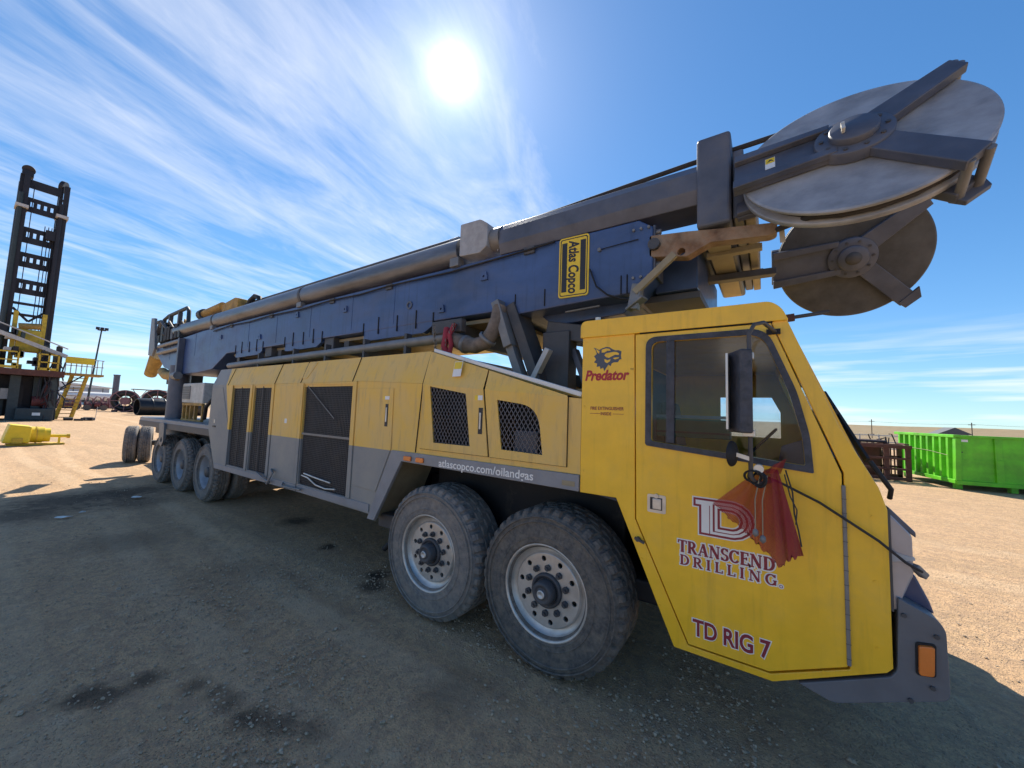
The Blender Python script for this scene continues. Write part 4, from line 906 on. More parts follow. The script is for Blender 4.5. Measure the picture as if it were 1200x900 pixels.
MB().cyl((-3.28, .86, 3.93), (-3.16, .86, 3.93), .075, 16).build('rail_end_cap', 'grey_steel', mast)
# crown: crosshead and flange
MB().box(-.43, -.205, .47, 2.39, 3.245, 3.94).build('crosshead', 'steel_blue', mast, .025, 3)
MB().box(-.20, -.13, .53, 2.34, 3.29, 3.80).build('crosshead_flange', 'steel_blue', mast, .01)
MB().box(-.125, -.06, .56, 2.31, 3.27, 3.76).build('crosshead_flange', 'khaki_steel', mast, .01)
for z in (3.34, 3.47, 3.6): MB().cyl((-.06, .59, z), (-.035, .59, z), .018, 6).build('bolt', 'grey_steel', mast)
MB().box(-.425, -.03, .95, 1.02, 3.20, 3.244).build('cross_strap', 'khaki_steel', mast, .004); MB().box(-.425, -.03, 1.55, 1.62, 3.20, 3.244).build('cross_strap', 'khaki_steel', mast, .004)
MB().bar((-.60, 1.45, 3.17), (.06, 1.58, 3.20), .10, .06).build('stop_bar', 'dark_steel', mast, .006)
MB().box(-.40, -.24, .60, 2.3, 3.225, 3.2445).build('crosshead_plate', 'khaki_steel', mast)
# sheaves: two big discs splayed outward at the mast head
def sheave(c, n, sgn, view):
    """c disc face centre, n outward normal; arms on the side given by view (+1 outer, -1 inner)"""
    n = n.normalized(); ex = (Vector((1, 0, 0))-n*n.x).normalized(); ey = n.cross(ex)*(1 if n.y < 0 else -1)
    if ey.z < 0: ey = -ey
    R = .58; O = Vector(c)
    sh = MB().lathe([(.001, 0), (R-.012, 0), (R, -.006), (R, -.024), (R-.006, -.028), (R-.12, -.034), (R-.12, -.074), (R-.006, -.080), (R, -.084), (R, -.112), (R-.012, -.12), (.001, -.12)], O, n, 96)
    # keep the flat faces flat
    sh.sm = [abs((i % 11)-5) < 4 for i in range(len(sh.sm))]
    so_ = sh.build('sheave', 'sheave_steel' if sgn < 0 else 'sheave_shaded', TR)
    MB().lathe([(R-.05, -.0305), (R-.113, -.036), (R-.113, -.072), (R-.05, -.0775)], O, n, 72).build('sheave_groove', 'rope_dark', so_)
    for side in (1, -1):
        off = .006 if side == 1 else -.126
        P = (O+n*off, ex, ey, n*side)
        def arm(poly, t0, t1, nm, mt='steel_blue', bev=.006): return MB().prism(poly, t0, t1, (), P).build(nm, mt, so_, bev)
        arm([(-.62, .165), (-.62, -.19), (-.10, -.135), (-.05, .0), (-.10, .165)], 0, .035, 'sheave_arm')
        arm([(-.62, .170), (-.62, .095), (-.11, .12), (-.10, .172)], .036, .075, 'arm_flange'); arm([(-.62, -.115), (-.62, -.195), (-.08, -.14), (-.08, -.085)], .036, .075, 'arm_flange')
        arm([(.05, .17), (.155, .04), (.515, .345), (.455, .445)], 0, .055, 'sheave_arm')
        arm([(.145, -.05), (.05, -.165), (.365, -.52), (.465, -.415)], 0, .055, 'sheave_arm')
        hb_ = MB().lathe([(.185, 0), (.185, .062), (.178, .068), (.10, .068)], O+n*(off+side*.001), n*side, 48); hb_.build('sheave_hub', 'steel_blue', so_)
        MB().lathe([(.115, .066), (.115, .105), (.108, .112), (.001, .112)], O+n*off, n*side, 36).build('hub_cap', 'steel_blue', so_)
        if side == -1:
            MB().lathe([(.06, .11), (.06, .122), (.001, .122)], O+n*off, n*side, 24).build('pin_head', 'dark_steel', so_)
    for k in range(10):
        a = 2*pi*k/10
        for off, sd in ((.075, 1), (-.195, -1)):
            q = O+(ex*cos(a)+ey*sin(a))*.15; MB().cyl(q+n*(off-.004*sd), q+n*(off+.008*sd), .012, 6).build('hub_bolt', 'dark_steel', so_)
    for (a, b_) in ((.49, .40), (.455, -.43), (.38, -.49), (.47, .43)):
        q = O+ex*a+ey*b_; MB().cyl(q+n*.045, q-n*.17, .022, 14).build('spacer_pin', 'grey_steel', so_)
    for poly in ([(.345, -.49), (.48, -.35), (.50, -.45), (.40, -.54)],):
        MB().prism(poly, 0, .03, (), (O-n*.19, ex, ey, n)).build('guard_plate', 'steel_blue', so_, .004); 
    return so_, (O, ex, ey, n)
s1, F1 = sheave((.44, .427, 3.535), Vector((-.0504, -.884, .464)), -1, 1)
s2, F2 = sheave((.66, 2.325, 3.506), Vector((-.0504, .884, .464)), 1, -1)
O, ex, ey, n = F1
ws = MB().prism([(-.44, -.045), (-.385, -.04), (-.385, .075), (-.44, .07)], .042, .0435, (), (O, ex, ey, n)).build('warning_sticker', 'decal_white', s1)
MB().prism([(-.438, .012), (-.387, .017), (-.387, .072), (-.438, .067)], .0437, .0442, (), (O, ex, ey, n)).build('sticker_symbol', 'decal_yellow', ws)
MB().prism([(-.43, .022), (-.415, .055), (-.40, .048), (-.393, .026), (-.405, .04), (-.414, .036)], .0443, .0446, (), (O, ex, ey, n)).build('sticker_mark', 'decal_black', ws)
gp = MB()
for a in (.02, -.03): gp.cyl(O+ex*(-.05)+ey*a+n*.118, O+ex*(-.05)+ey*a+n*.15, .010, 8)
gp.bar(O+ex*(-.05)+ey*.03+n*.14, O+ex*(-.05)+ey*(-.04)+n*.14, .016, .016); gp.build('grease_fitting', 'off_white', s1)
# wire rope round the near sheave, coming off to a socket pinned to the beam end
pts = [Vector((-2.2, .70, 3.84)), Vector((-.5, .62, 3.86))]
rr = .552
for i in range(16):
    a = radians(118-i*15.5); pts.append(O+ex*rr*cos(a)+ey*rr*sin(a)-n*.054)
pts += [Vector((.04, .55, 3.145))]
MB().tube(pts, .019, 10).build('wire_rope', 'rope_dark', TR)
O2, ex2, ey2, n_2 = F2
pts = [Vector((-2.2, 2.1, 3.84)), Vector((-.4, 2.2, 3.86))]+[O2+ex2*rr*cos(radians(118-i*15.5))+ey2*rr*sin(radians(118-i*15.5))-n_2*.06 for i in range(13)]
MB().tube(pts, .019, 10).build('wire_rope', 'rope_dark', TR)
sk = MB().prism(roundp([(-.775, 3.115), (-.62, 3.085), (-.50, 3.06), (-.42, 3.10), (-.34, 3.135), (.02, 3.10), (.06, 3.115), (.06, 3.18), (-.30, 3.225), (-.50, 3.255), (-.775, 3.285)], .02, 4), .50, .60, [circle(-.54, 3.105, .03, 14)]).build('rope_socket', 'rust', TR, .014, 3)
MB().cyl((-.735, .46, 3.20), (-.735, .62, 3.20), .045, 20).build('socket_pin', 'dark_steel', sk)
br = MB().bar((-.585, .49, 3.09), (-.88, .47, 2.83), .045, .05); br.build('brace', 'khaki_steel', TR)
MB().bar((-.80, .47, 2.78), (-.94, .50, 2.70), .10, .02).bar((-.86, .5, 2.9), (-.90, .5, 2.70), .08, .08).build('brace_foot', 'grey_steel', TR, .006)
MB().prism([(.075, 3.05), (.105, 3.05), (.10, 3.135), (.07, 3.135)], .54, .546).build('rope_tag', 'off_white', TR)
# rest brackets and struts under the mast
s_ = MB().bar((-2.225, .45, 2.93), (-2.05, .45, 2.47), .09, .13, (0, 1, 0)); s_.build('mast_strut', 'grey_steel', TR, .004)
s_ = MB().bar((-2.08, .48, 2.52), (-1.90, .48, 2.10), .08, .11, (0, 1, 0)); s_.build('mast_strut', 'grey_steel', TR, .004)
MB().bar((-2.10, .60, 2.90), (-1.74, .60, 2.05), .10, .26, (0, 1, 0)).build('mast_rest_leg', 'dark_steel', TR)
MB().bar((-1.66, .50, 2.43), (-1.83, .50, 2.12), .05, .08, (0, 1, 0)).build('mast_strut', 'pale_metal', TR, .003)
MB().box(-1.80, -1.52, .62, .80, 1.95, 2.62).build('mast_rest_post', 'dark_steel', TR, .01)
MB().bar((-1.52, .75, 2.45), (-1.36, .75, 2.05), .05, .1, (0, 1, 0)).build('mast_rest_leg', 'steel_blue', TR)
MB().bar((-1.78, .85, 2.66), (-1.10, .85, 2.52), .4, .16).build('mast_rest_beam', 'dark_steel', TR, .01)
MB().bar((-2.6, 1.9, 2.40), (-1.2, 1.9, 2.10), .3, .14).build('far_rest_beam', 'dark_steel', TR)
MB().box(-1.9, -1.7, 1.8, 2.1, 2.1, 2.8).build('mast_rest_post', 'dark_steel', TR)
MB().bar((-1.35, .30, 2.0), (-1.1, .5, 2.13), .03, .03).build('stay_bar', 'khaki_steel', TR)
ex_ = MB()
for i, (x, z, r) in enumerate(((-1.52, 2.20, .045), (-1.48, 2.29, .035), (-1.50, 2.12, .035))): ex_.cyl((x, 1.35, z), (x, 1.5, z), r, 14)
ex_.build('valve_cluster', 'black', TR)
# pipe on the hood, elbow hose with chain and strap
MB().cyl((-8.6, .42, 2.56), (-2.85, .42, 2.62), .055, 16).build('hood_pipe', 'grey_steel', TR)
for x in (-7.3, -6.1, -5.2, -4.3, -3.5): MB().box(x-.02, x+.02, .38, .46, 2.42, 2.72).build('pipe_bracket', 'dark_steel', TR)
MB().tube([(-2.85, .42, 2.63), (-2.72, .40, 2.58), (-2.6, .40, 2.53), (-2.45, .40, 2.50), (-2.32, .40, 2.53), (-2.24, .40, 2.62), (-2.20, .42, 2.75), (-2.20, .45, 2.88)], [.075, .08, .085, .078, .074, .072, .07, .07], 16).build('elbow_hose', 'old_hose', TR)
for x, z, d in ((-2.58, 2.525, (1, 0, -.3)), (-2.30, 2.56, (.7, 0, .7))): MB().lathe([(.08, -.02), (.095, -.015), (.095, .015), (.08, .02)], (x, .40, z), d, 24).build('hose_clamp', 'grey_steel', TR)
MB().box(-3.05, -2.62, .36, .44, 2.66, 2.80).build('hose_saddle', 'dark_steel', TR, .01)
MB().tube([(-2.80, .34, 2.70), (-2.78, .31, 2.60), (-2.80, .31, 2.50), (-2.77, .33, 2.43)], .035, 8).build('red_strap', 'strap_red', TR)
MB().tube([(-2.68, .33, 2.74), (-2.72, .30, 2.62), (-2.70, .31, 2.52), (-2.74, .33, 2.42)], .025, 8).build('red_strap', 'strap_red', TR)
for j, (x0, x1) in enumerate(((-2.95, -2.90), (-2.66, -2.86))):
    for i in range(9):
        t_ = i/8; c_ = (x0+(x1-x0)*t_, .30, 2.72-.32*t_)
        MB().lathe([(.017, 0), (.022, .005), (.027, 0), (.022, -.005)], c_, (.3, 1, 0) if i % 2 else (1, .2, .2), 10, closed=True).build('chain_link', 'chain', TR)
# ---- rear end of the mast
tp = MB().prism([(-14.35, 4.15), (-14.05, 4.12), (-13.75, 3.25), (-13.95, 3.05), (-14.30, 3.10)], .42, .48).build('tail_plate', 'grey_steel', TR, .006)
MB().prism([(-14.3, 4.10), (-14.05, 4.10), (-13.75, 3.25), (-13.95, 3.05), (-14.25, 3.10)], 2.2, 2.27).build('tail_plate', 'grey_steel', TR)
MB().cyl((-14.75, .58, 4.08), (-14.1, .58, 4.06), .05, 12).build('tail_pin', 'dark_steel', tp)
MB().bar((-13.75, .5, 3.95), (-14.35, .52, 3.2), .10, .06).build('tail_brace', 'dark_steel', TR)
MB().cyl((-14.25, .62, 3.12), (-14.80, .62, 2.60), .17, 20, .14).build('tail_hose_drum', 'rust_yellow', TR)
MB().tube([(-13.35, .55, 2.62), (-12.9, .52, 2.50), (-12.3, .50, 2.46), (-11.9, .50, 2.46)], .11, 14).build('hydraulic_cylinder', 'rust_yellow', TR)
MB().box(-13.6, -12.9, .7, 1.3, 2.30, 2.70).build('tail_bracket', 'rig_green', TR, .01)
for z in (3.28, 3.10): MB().cyl((-13.4, .44, z), (-11.7, .44, z+.03), .05, 12).build('side_pipe', 'grey_steel', TR)
MB().bar((-11.65, .44, 3.36), (-11.65, .44, 2.42), .10, .12).build('side_post', 'steel_blue', TR, .01)
MB().cyl((-11.75, .40, 2.45), (-11.5, .40, 2.45), .09, 14).build('side_knuckle', 'grey_steel', TR)
fr = MB().tube([(-13.9, .6, 3.2), (-13.9, .6, 4.10), (-13.5, .6, 4.16), (-12.1, .6, 4.20), (-11.95, .6, 4.1), (-11.9, .6, 3.5)], .045, 10).build('tail_frame', 'rig_green', TR)
for x in (-13.35, -12.6): MB().bar((x, .6, 3.35), (x, .6, 4.15), .09, .08).build('frame_upright', 'dark_steel', fr)
MB().box(-13.3, -12.2, .9, 1.9, 3.4, 3.95).build('winch', 'dark_steel', TR, .03)
MB().cyl((-11.5, .75, 3.98), (-10.25, .75, 4.04), .09, 14).build('hydraulic_cylinder', 'rust_yellow', TR)
MB().cyl((-11.55, .75, 3.98), (-11.35, .75, 3.985), .13, 14).build('cylinder_gland', 'dark_steel', TR)
MB().prism([(-10.2, 3.78), (-9.35, 3.78), (-9.3, 4.08), (-9.5, 4.12), (-10.15, 4.06)], .7, 1.0).build('pivot_block', 'rust_yellow', TR, .02)
MB().tube([(-9.1, .8, 3.75), (-8.95, .8, 4.0), (-8.75, .8, 4.06), (-8.55, .8, 4.0), (-8.45, .8, 3.75)], .05, 10).build('hose', 'black', TR)
MB().tube([(-8.95, .9, 3.75), (-8.85, .9, 3.95), (-8.7, .9, 4.0), (-8.5, .9, 3.9), (-8.4, .9, 3.75)], .045, 10).build('hose', 'pale_metal', TR)
rh = random.Random(4)
for i in range(14):
    x = -13.9+rh.random()*1.6; y = .45+rh.random()*.8; z = 3.3+rh.random()*.75
    MB().tube([(x, y, z), (x+.25, y-.05, z+.18*rh.random()), (x+.55, y, z-.1), (x+.7+rh.random()*.4, y+.05, z-.35*rh.random())], .025+.03*rh.random(), 8).build('hose', rh.choice(['black', 'dark_steel', 'rust_yellow', 'grey_steel']), TR)
for i in range(7):
    x = -13.8+i*.28; MB().box(x, x+.14+.1*rh.random(), .46, .7, 3.42, 3.6+.35*rh.random()).build('valve_block', rh.choice(['black', 'dark_steel', 'rig_green']), TR, .01)
for x in (-12.7, -10.9, -8.1, -7.0, -5.9, -4.8, -3.9): MB().box(x-.012, x+.012, .4965, .5, 2.9, 3.42).build('weld_bead', 'blue_paint', mast)
for x, z in ((-9.4, 3.2), (-7.6, 3.05), (-6.3, 3.3), (-4.95, 3.22), (-3.05, 2.98), (-2.45, 3.25)): MB().prism(roundp([(x-.05, z-.04), (x+.05, z-.04), (x+.03, z+.05), (x-.03, z+.05)], .01), .48, .5, [circle(x, z, .014, 10)]).build('lifting_lug', 'blue_paint', mast)
for x, z in ((-8.9, 3.38), (-7.2, 3.38), (-5.3, 3.38), (-4.0, 3.38), (-1.9, 3.40)):
    MB().box(x-.06, x+.06, .478, .5, z-.025, z+.045).build('hose_clip', 'dark_steel', mast, .004)
MB().tube([(-9.8, .478, 3.36), (-8.9, .474, 3.395), (-8, .478, 3.375), (-7.2, .474, 3.395), (-6.2, .478, 3.372), (-5.3, .474, 3.395), (-4.6, .478, 3.378), (-4.0, .474, 3.395), (-2.9, .478, 3.38), (-1.9, .474, 3.41), (-1.62, .48, 3.43)], .011, 8).build('hydraulic_line', 'black', mast)
for x in (-.90, -.84, -.78): 
    for z in (2.96, 3.36): MB().cyl((x, .5, z), (x, .484, z), .012, 6).build('bolt', 'grey_steel', mast)
for x, z in ((.50, .62), (.57, .70), (.59, .92), (.49, .98)): MB().cyl((x, -.004, z), (x, -.014, z), .010, 6).build('bumper_bolt', 'dark_steel', bp)
for x, z in ((-1.09, 2.36), (-1.09, 1.9), (-1.09, 1.45), (-.9, 1.325), (-.80, 1.22), (-.68, .95), (-.57, .70), (.40, .80), (.40, 1.1), (.40, 1.4), (.2, .62)): MB().cyl((x, 0, z), (x, -.004, z), .008, 8).build('rivet', 'cab_yellow', cab)
# cab roof odds and ends
MB().cyl((-1.02, .06, 2.51), (-1.02, .06, 2.545), .02, 10).build('roof_bolt', 'white_sheet', TR)
rb = MB().cyl((.03, .9, 2.60), (.36, .92, 2.63), .014, 8).build('roof_rod', 'dark_steel', TR); MB().bar((.03, .9, 2.60), (.16, .905, 2.61), .04, .05).build('rod_holder', 'brown_steel', rb)
MB().bar((0.0, .9, 2.49), (.06, .9, 2.60), .03, .04).build('rod_post', 'dark_steel', rb)

# ================================================================ things tied to the truck
# red mesh flag bunched under the mirror
def lerp_poly(pl, t_):
    t_ *= len(pl)-1; i = min(int(t_), len(pl)-2); f_ = t_-i
    return Vector(pl[i])*(1-f_)+Vector(pl[i+1])*f_
fv = []; ff = []; uv = []; NU, NV = 44, 30
topl = [(-.075, 1.565), (-.055, 1.585), (-.03, 1.59), (.0, 1.60), (.03, 1.595)]
botl = [(-.258, 1.395), (-.185, 1.325), (-.12, 1.255), (-.035, 1.185), (.035, 1.13), (.07, 1.165), (.125, 1.195)]
for j in range(NV+1):
    for i in range(NU+1):
        s_, t_ = i/NU, j/NV
        a, b_ = lerp_poly(topl, s_), lerp_poly(botl, s_)
        jit = 0 if j < NV else random.uniform(-.07, .03)
        p = a.lerp(b_, min(1, t_+jit)); spread = .25+.75*t_
        y = -.155-.035*sin(s_*11+.8*t_)*spread-.018*sin(s_*27+1+t_*2)*spread-.007*sin(s_*61+t_*9)*spread-.03*t_
        fv.append((p.x, y, p.y-.01*sin(t_*pi)*sin(s_*9.5))); uv.append((s_*1.2, t_*1.2))
for j in range(NV):
    for i in range(NU): ff.append((j*(NU+1)+i, j*(NU+1)+i+1, (j+1)*(NU+1)+i+1, (j+1)*(NU+1)+i))
o0 = len(fv); NU2, NV2 = 10, 10
for j in range(NV2+1):
    for i in range(NU2+1):
        s_, t_ = i/NU2, j/NV2
        p = Vector((-.03+.07*s_, 1.575)).lerp(Vector((.015+.05*s_, 1.655-.03*(1-s_))), t_)
        fv.append((p.x, -.16-.03*sin(s_*6)-.02*t_, p.y)); uv.append((s_*.3, t_*.3))
for j in range(NV2):
    for i in range(NU2): ff.append((o0+j*(NU2+1)+i, o0+j*(NU2+1)+i+1, o0+(j+1)*(NU2+1)+i+1, o0+(j+1)*(NU2+1)+i))
me = bpy.data.meshes.new('mesh_flag'); me.from_pydata(fv, [], ff); ul = me.uv_layers.new(name='UVMap')
for lp_ in me.loops: ul.data[lp_.index].uv = uv[lp_.vertex_index]
me.materials.append(MT['flag_mesh']); me.polygons.foreach_set('use_smooth', [True]*len(ff))
flag = empty('mesh_flag', (-.06, -.2, 1.58)); tag(flag, 'torn red and orange mesh flag hanging from the mirror over the door lettering', 'flag')
cl_ = link('cloth', me, flag)
MB().tube([(.06, -.18, 1.60), (.085, -.20, 1.50), (.09, -.20, 1.40), (.105, -.20, 1.32), (.115, -.2, 1.25)], .0035, 6).tube([(.055, -.19, 1.58), (.075, -.21, 1.48), (.10, -.215, 1.42), (.095, -.21, 1.35)], .003, 6).build('edge_cord', 'rope_dark', flag)
for (x0, z1) in ((-.075, 1.30), (-.045, 1.275)):
    MB().tube([(x0+.03, -.225, 1.57), (x0+.008, -.245, 1.45), (x0+.008, -.25, z1)], .0026, 6).build('tie_cord', 'khaki_steel', flag)
    MB().lathe([(.001, .022), (.012, .012), (.014, -.008), (.001, -.02)], (x0+.008, -.25, z1-.01), (0, 0, 1), 12).build('cord_end', 'grey_steel', flag)
tw = MB().tube([(-.06, -.22, 1.575), (-.03, -.16, 1.56), (.05, -.09, 1.52), (.2, -.05, 1.442), (.41, -.04, 1.30), (.50, -.03, 1.22), (.56, .02, 1.18)], .0065, 8).build('tie_rope', 'rope_dark')
tag(tw, 'thin dark rope running from the mirror down to the front headlamp', 'rope')

# ================================================================ BACKGROUND, LEFT: standing rig
RG = tag(empty('standing_drill_rig', (-50, .5, 0)), 'dark standing drill rig with tall ladder-like mast at the far left', 'drill rig')
for y0, y1 in ((-1.0, -.50), (1.10, 1.62)):
    MB().box(-50.5, -49.9, y0, y0+.2, 3.9, 19.9).box(-49.9, -49.55, y1-.3, y1, 3.9, 19.9).build('mast_rail', 'rig_black', RG)
    MB().cyl((-49.5, (y0+y1)/2-.1, 3.9), (-49.5, (y0+y1)/2-.1, 18.2), .13, 10).build('rail_cylinder', 'rig_green' if y0 < 0 else 'rig_black', RG)
    MB().box(-50.6, -49.3, y0-.08, y1+.08, 17.0, 17.25).build('rail_collar', 'pale_metal', RG)
for z0, z1 in ((18.9, 19.6), (16.9, 18.1), (14.3, 15.6), (12.3, 13.5), (10.1, 11.3)):
    h_ = [] if z0 > 18.5 else [[(y, z0+.38*(z1-z0)), (y+.16, z0+.38*(z1-z0)), (y+.16, z0+.72*(z1-z0)), (y, z0+.72*(z1-z0))] for y in (-.33, .02, .37, .72)]
    MB().prism([(-.5, z0), (1.2, z0), (1.2, z1), (-.5, z1)], 0, .12, h_, (Vector((-49.85, 0, 0)), Vector((0, 1, 0)), Vector((0, 0, 1)), Vector((-1, 0, 0)))).build('mast_crossplate', 'rig_black', RG)
for z in (9.2, 8.3): MB().box(-49.9, -49.75, -.5, 1.2, z, z+.2).build('mast_crossbar', 'rig_black', RG)
MB().bar((-49.85, -.5, 8.9), (-49.85, .35, 7.9), .15, .15).bar((-49.85, 1.2, 8.9), (-49.85, .35, 7.9), .15, .15).build('mast_bracing', 'rig_black', RG)
sh = MB().cyl((-50.2, -.62, 20.45), (-49.9, -.64, 20.33), .36, 24); sh.box(-50.4, -49.8, -.95, -.35, 19.8, 20.25); sh.build('crown_sheave', 'rig_black', RG)
MB().cyl((-50.3, 1.18, 20.0), (-50.2, 1.40, 19.95), .5, 24).build('crown_sheave', 'rig_black', RG)
for y in (-.25, .55, .75, .92, 1.05): MB().tube([(-49.7, y, 19.2 if y < 0 else 16.0), (-49.75, y+.02, 9), (-49.8, y, 6)], .028, 5).build('hoist_line', 'rig_black', RG)
MB().box(-49.9, -49.5, .62, 1.2, 14.9, 15.7).build('hose_bracket', 'rig_black', RG)
# top drive in the mast
MB().box(-49.9, -49.1, -.15, 1.1, 5.4, 7.2).build('top_drive', 'rig_yellow', RG, .1)
for y in (-.3, 1.15): MB().box(-49.6, -49.2, y-.12, y+.12, 4.4, 8.6).build('drive_guide', 'rig_yellow', RG)
MB().cyl((-49.3, -.1, 7.4), (-49.3, 1.0, 7.55), .25, 12).build('drive_motor', 'rust_yellow', RG)
MB().bar((-47.5, -2.0, 7.0), (-47.6, 2.4, 5.2), .3, .28).build('catwalk_boom', 'pale_metal', RG)
MB().bar((-47.2, -2.0, 7.7), (-47.3, 2.4, 5.8), .08, .08).build('boom_rail', 'pale_metal', RG)
for y in (-.95, -.55, 1.15, 1.55): MB().box(-51.0, -50.9, y-.06, y+.06, 3.9, 19.5).build('back_rail', 'rig_black', RG)
for i in range(13):
    z = 7+i*.95
    for ya, yb in ((-.95, -.55), (1.15, 1.55)): MB().bar((-50.4, ya, z), (-50.95, yb, z+.95), .07, .07).build('rail_lacing', 'rig_black', RG)
rk = random.Random(8)
for i in range(22):
    y = rk.uniform(-1.2, 2.2); z = rk.uniform(3.9, 6.6); w = rk.uniform(.15, .5); h_ = rk.uniform(.2, .7)
    MB().box(-48.5-rk.random(), -47.9, y, y+w, z, z+h_).build('deck_fitting', rk.choice(['rig_black', 'rig_black', 'rig_yellow', 'rust_yellow', 'pale_metal', 'rig_green']), RG)
for i in range(10):
    y = rk.uniform(-1.5, 1.8); MB().box(-48.6, -48.0, y, y+rk.uniform(.1, .3), .3, rk.uniform(1.5, 3.4)).build('substructure_post', rk.choice(['rig_black', 'rig_green', 'machinery_red']), RG)
# deck, railings, base
MB().box(-52, -46.5, -2.5, 2.3, 3.45, 3.9).build('rig_deck', 'brown_steel', RG)
for y0, y1 in ((-2.4, -.05), (.95, 1.9)):
    q = MB()
    for y in (y0, (y0+y1)/2, y1): q.box(-46.6, -46.5, y-.05, y+.05, 3.9, 5.2)
    q.box(-46.6, -46.5, y0, y1, 5.1, 5.2); q.box(-46.6, -46.5, y0, y1, 4.5, 4.58); q.box(-46.6, -46.5, y0, y1, 3.92, 4.1); q.build('deck_railing', 'rig_yellow', RG)
for (x, y, w, h_) in ((-47, -1.6, .9, 3.4), (-47.5, .0, .5, 3.4), (-48, 1.1, .4, 3.4), (-47.2, 1.85, .35, 5.2), (-48.6, 2.1, .3, 5.4), (-49, 1.5, .5, 3.4)):
    MB().box(x-.3, x+.3, y-w/2, y+w/2, 0, h_).build('substructure_leg', 'rig_green', RG)
MB().box(-52, -48.5, -2.3, 1.9, .3, 3.4).build('substructure_core', 'rig_black', RG)
MB().box(-48.3, -46.8, .15, 2.0, .05, .95).build('tool_skid', 'rig_green', RG, .05)
MB().box(-46.8, -46.78, .95, 1.35, .4, .62).build('skid_sign', 'decal_white', RG)
MB().box(-48.4, -47.6, -.6, 0, 1.6, 2.4).build('tank', 'pale_metal', RG); MB().cyl((-47.8, .9, 1.5), (-47.8, 1.5, 1.5), .4, 14).build('pump', 'machinery_red', RG)
for i in range(26):
    y = random.uniform(.9, 2.4); z = random.uniform(1, 5.6); MB().tube([(-47, y, z), (-46.8, y+random.uniform(-.3, .3), z-random.uniform(.3, 1)), (-47, y+random.uniform(-.4, .4), z-random.uniform(.8, 1.8))], .05, 5).build('hydraulic_hose', 'rig_black', RG)
# side platform and its stairs
MB().box(-50.5, -48.5, 2.3, 4.75, 3.78, 3.95).build('platform', 'rust_yellow', RG)
q = MB()
for y in [2.5+i*.3 for i in range(8)]: q.box(-48.6, -48.55, y-.03, y+.03, 3.95, 5.2)
for z in (5.15, 4.55): q.box(-48.6, -48.55, 2.4, 4.7, z, z+.06)
q.build('platform_railing', 'pale_metal', RG)
MB().box(-48.54, -48.5, 2.45, 4.1, 4.75, 5.3).build('wind_panel', 'vivid_yellow', RG)
MB().bar((-49, 2.4, 2.6), (-49, 3.6, 3.8), .1, .1).build('platform_brace', 'rig_black', RG)
for d in (0, .85):
    MB().bar((-49.2, 2.35+d, .05), (-49.2, 3.0+d, 3.8), .12, .25, (0, 1, 0)).build('stair_stringer', 'rig_yellow', RG)
for i in range(12):
    t_ = (i+.6)/12.3; MB().box(-49.3, -49.0, 2.4+.65*t_, 3.2+.65*t_, 3.75*t_, 3.75*t_+.06).build('stair_tread', 'rust_yellow', RG)
dt = MB()
for i in range(9):
    x, y, r = -47.5+random.uniform(-.5, .5), 2.6+random.uniform(0, 1.4), random.uniform(.1, .22)
    dt.cyl((x, y, r*.7), (x+random.uniform(-.4, .4), y+.5, r*.7), r*.7, 8)
tag(dt.build('scrap_heap', 'rig_black'), 'dark heap of scrap fittings at the foot of the rig stairs', 'scrap')
# yellow machine lying on the ground in front
TD = tag(empty('yellow_drive_unit', (-23.4, -.7, 0)), 'bright yellow drive head with stub pipe lying on the sunlit dirt', 'machine')
TX = -23.4
MB().prism([(-1.42, .12), (-.78, .10), (-.76, .72), (-1.28, .80)], -.55, .45, (), (Vector((TX, 0, 0)), Vector((0, 1, 0)), Vector((0, 0, 1)), Vector((-1, 0, 0)))).build('housing', 'vivid_yellow', TD, .05)
MB().cyl((TX+.1, -.78, .40), (TX+.1, -.45, .38), .30, 20).build('gearbox', 'vivid_yellow', TD)
MB().cyl((TX+.1, -.45, .37), (TX+.1, -.28, .37), .26, 20).build('gearbox_neck', 'vivid_yellow', TD); MB().cyl((TX+.1, -.64, .39), (TX+.1, -.60, .39), .32, 20).build('gearbox_ring', 'rig_yellow', TD)
MB().cyl((TX+.1, -.3, .34), (TX+.1, .18, .32), .06, 12).build('shaft', 'vivid_yellow', TD); MB().cyl((TX+.1, .16, .32), (TX+.1, .24, .32), .09, 12).build('shaft_collar', 'rig_yellow', TD)
MB().box(TX-.2, TX+.35, -1.3, .1, .0, .06).build('skid', 'rig_yellow', TD); MB().box(TX+.05, TX+.12, -.06, 0, .05, .3).build('shaft_prop', 'vivid_yellow', TD)
MB().box(TX+.56, TX+.58, -1.2, -.95, .1, .3).build('cover_plate', 'rig_yellow', TD)
# light mast
LM = tag(empty('light_pole', (-100, 10.9, 0)), 'thin leaning light pole behind the yellow rig platform', 'light pole')
MB().tube([(-100, 10.75, 0), (-100, 11.5, 14.3)], [.16, .10], 8).build('pole', 'rig_green', LM)
q = MB().box(-100.2, -99.6, 11.0, 12.0, 14.2, 14.35)
for y in (10.95, 11.5, 12.05): q.box(-99.9, -99.4, y-.22, y+.22, 14.3, 14.75)
q.build('lamp_head', 'rig_black', LM)
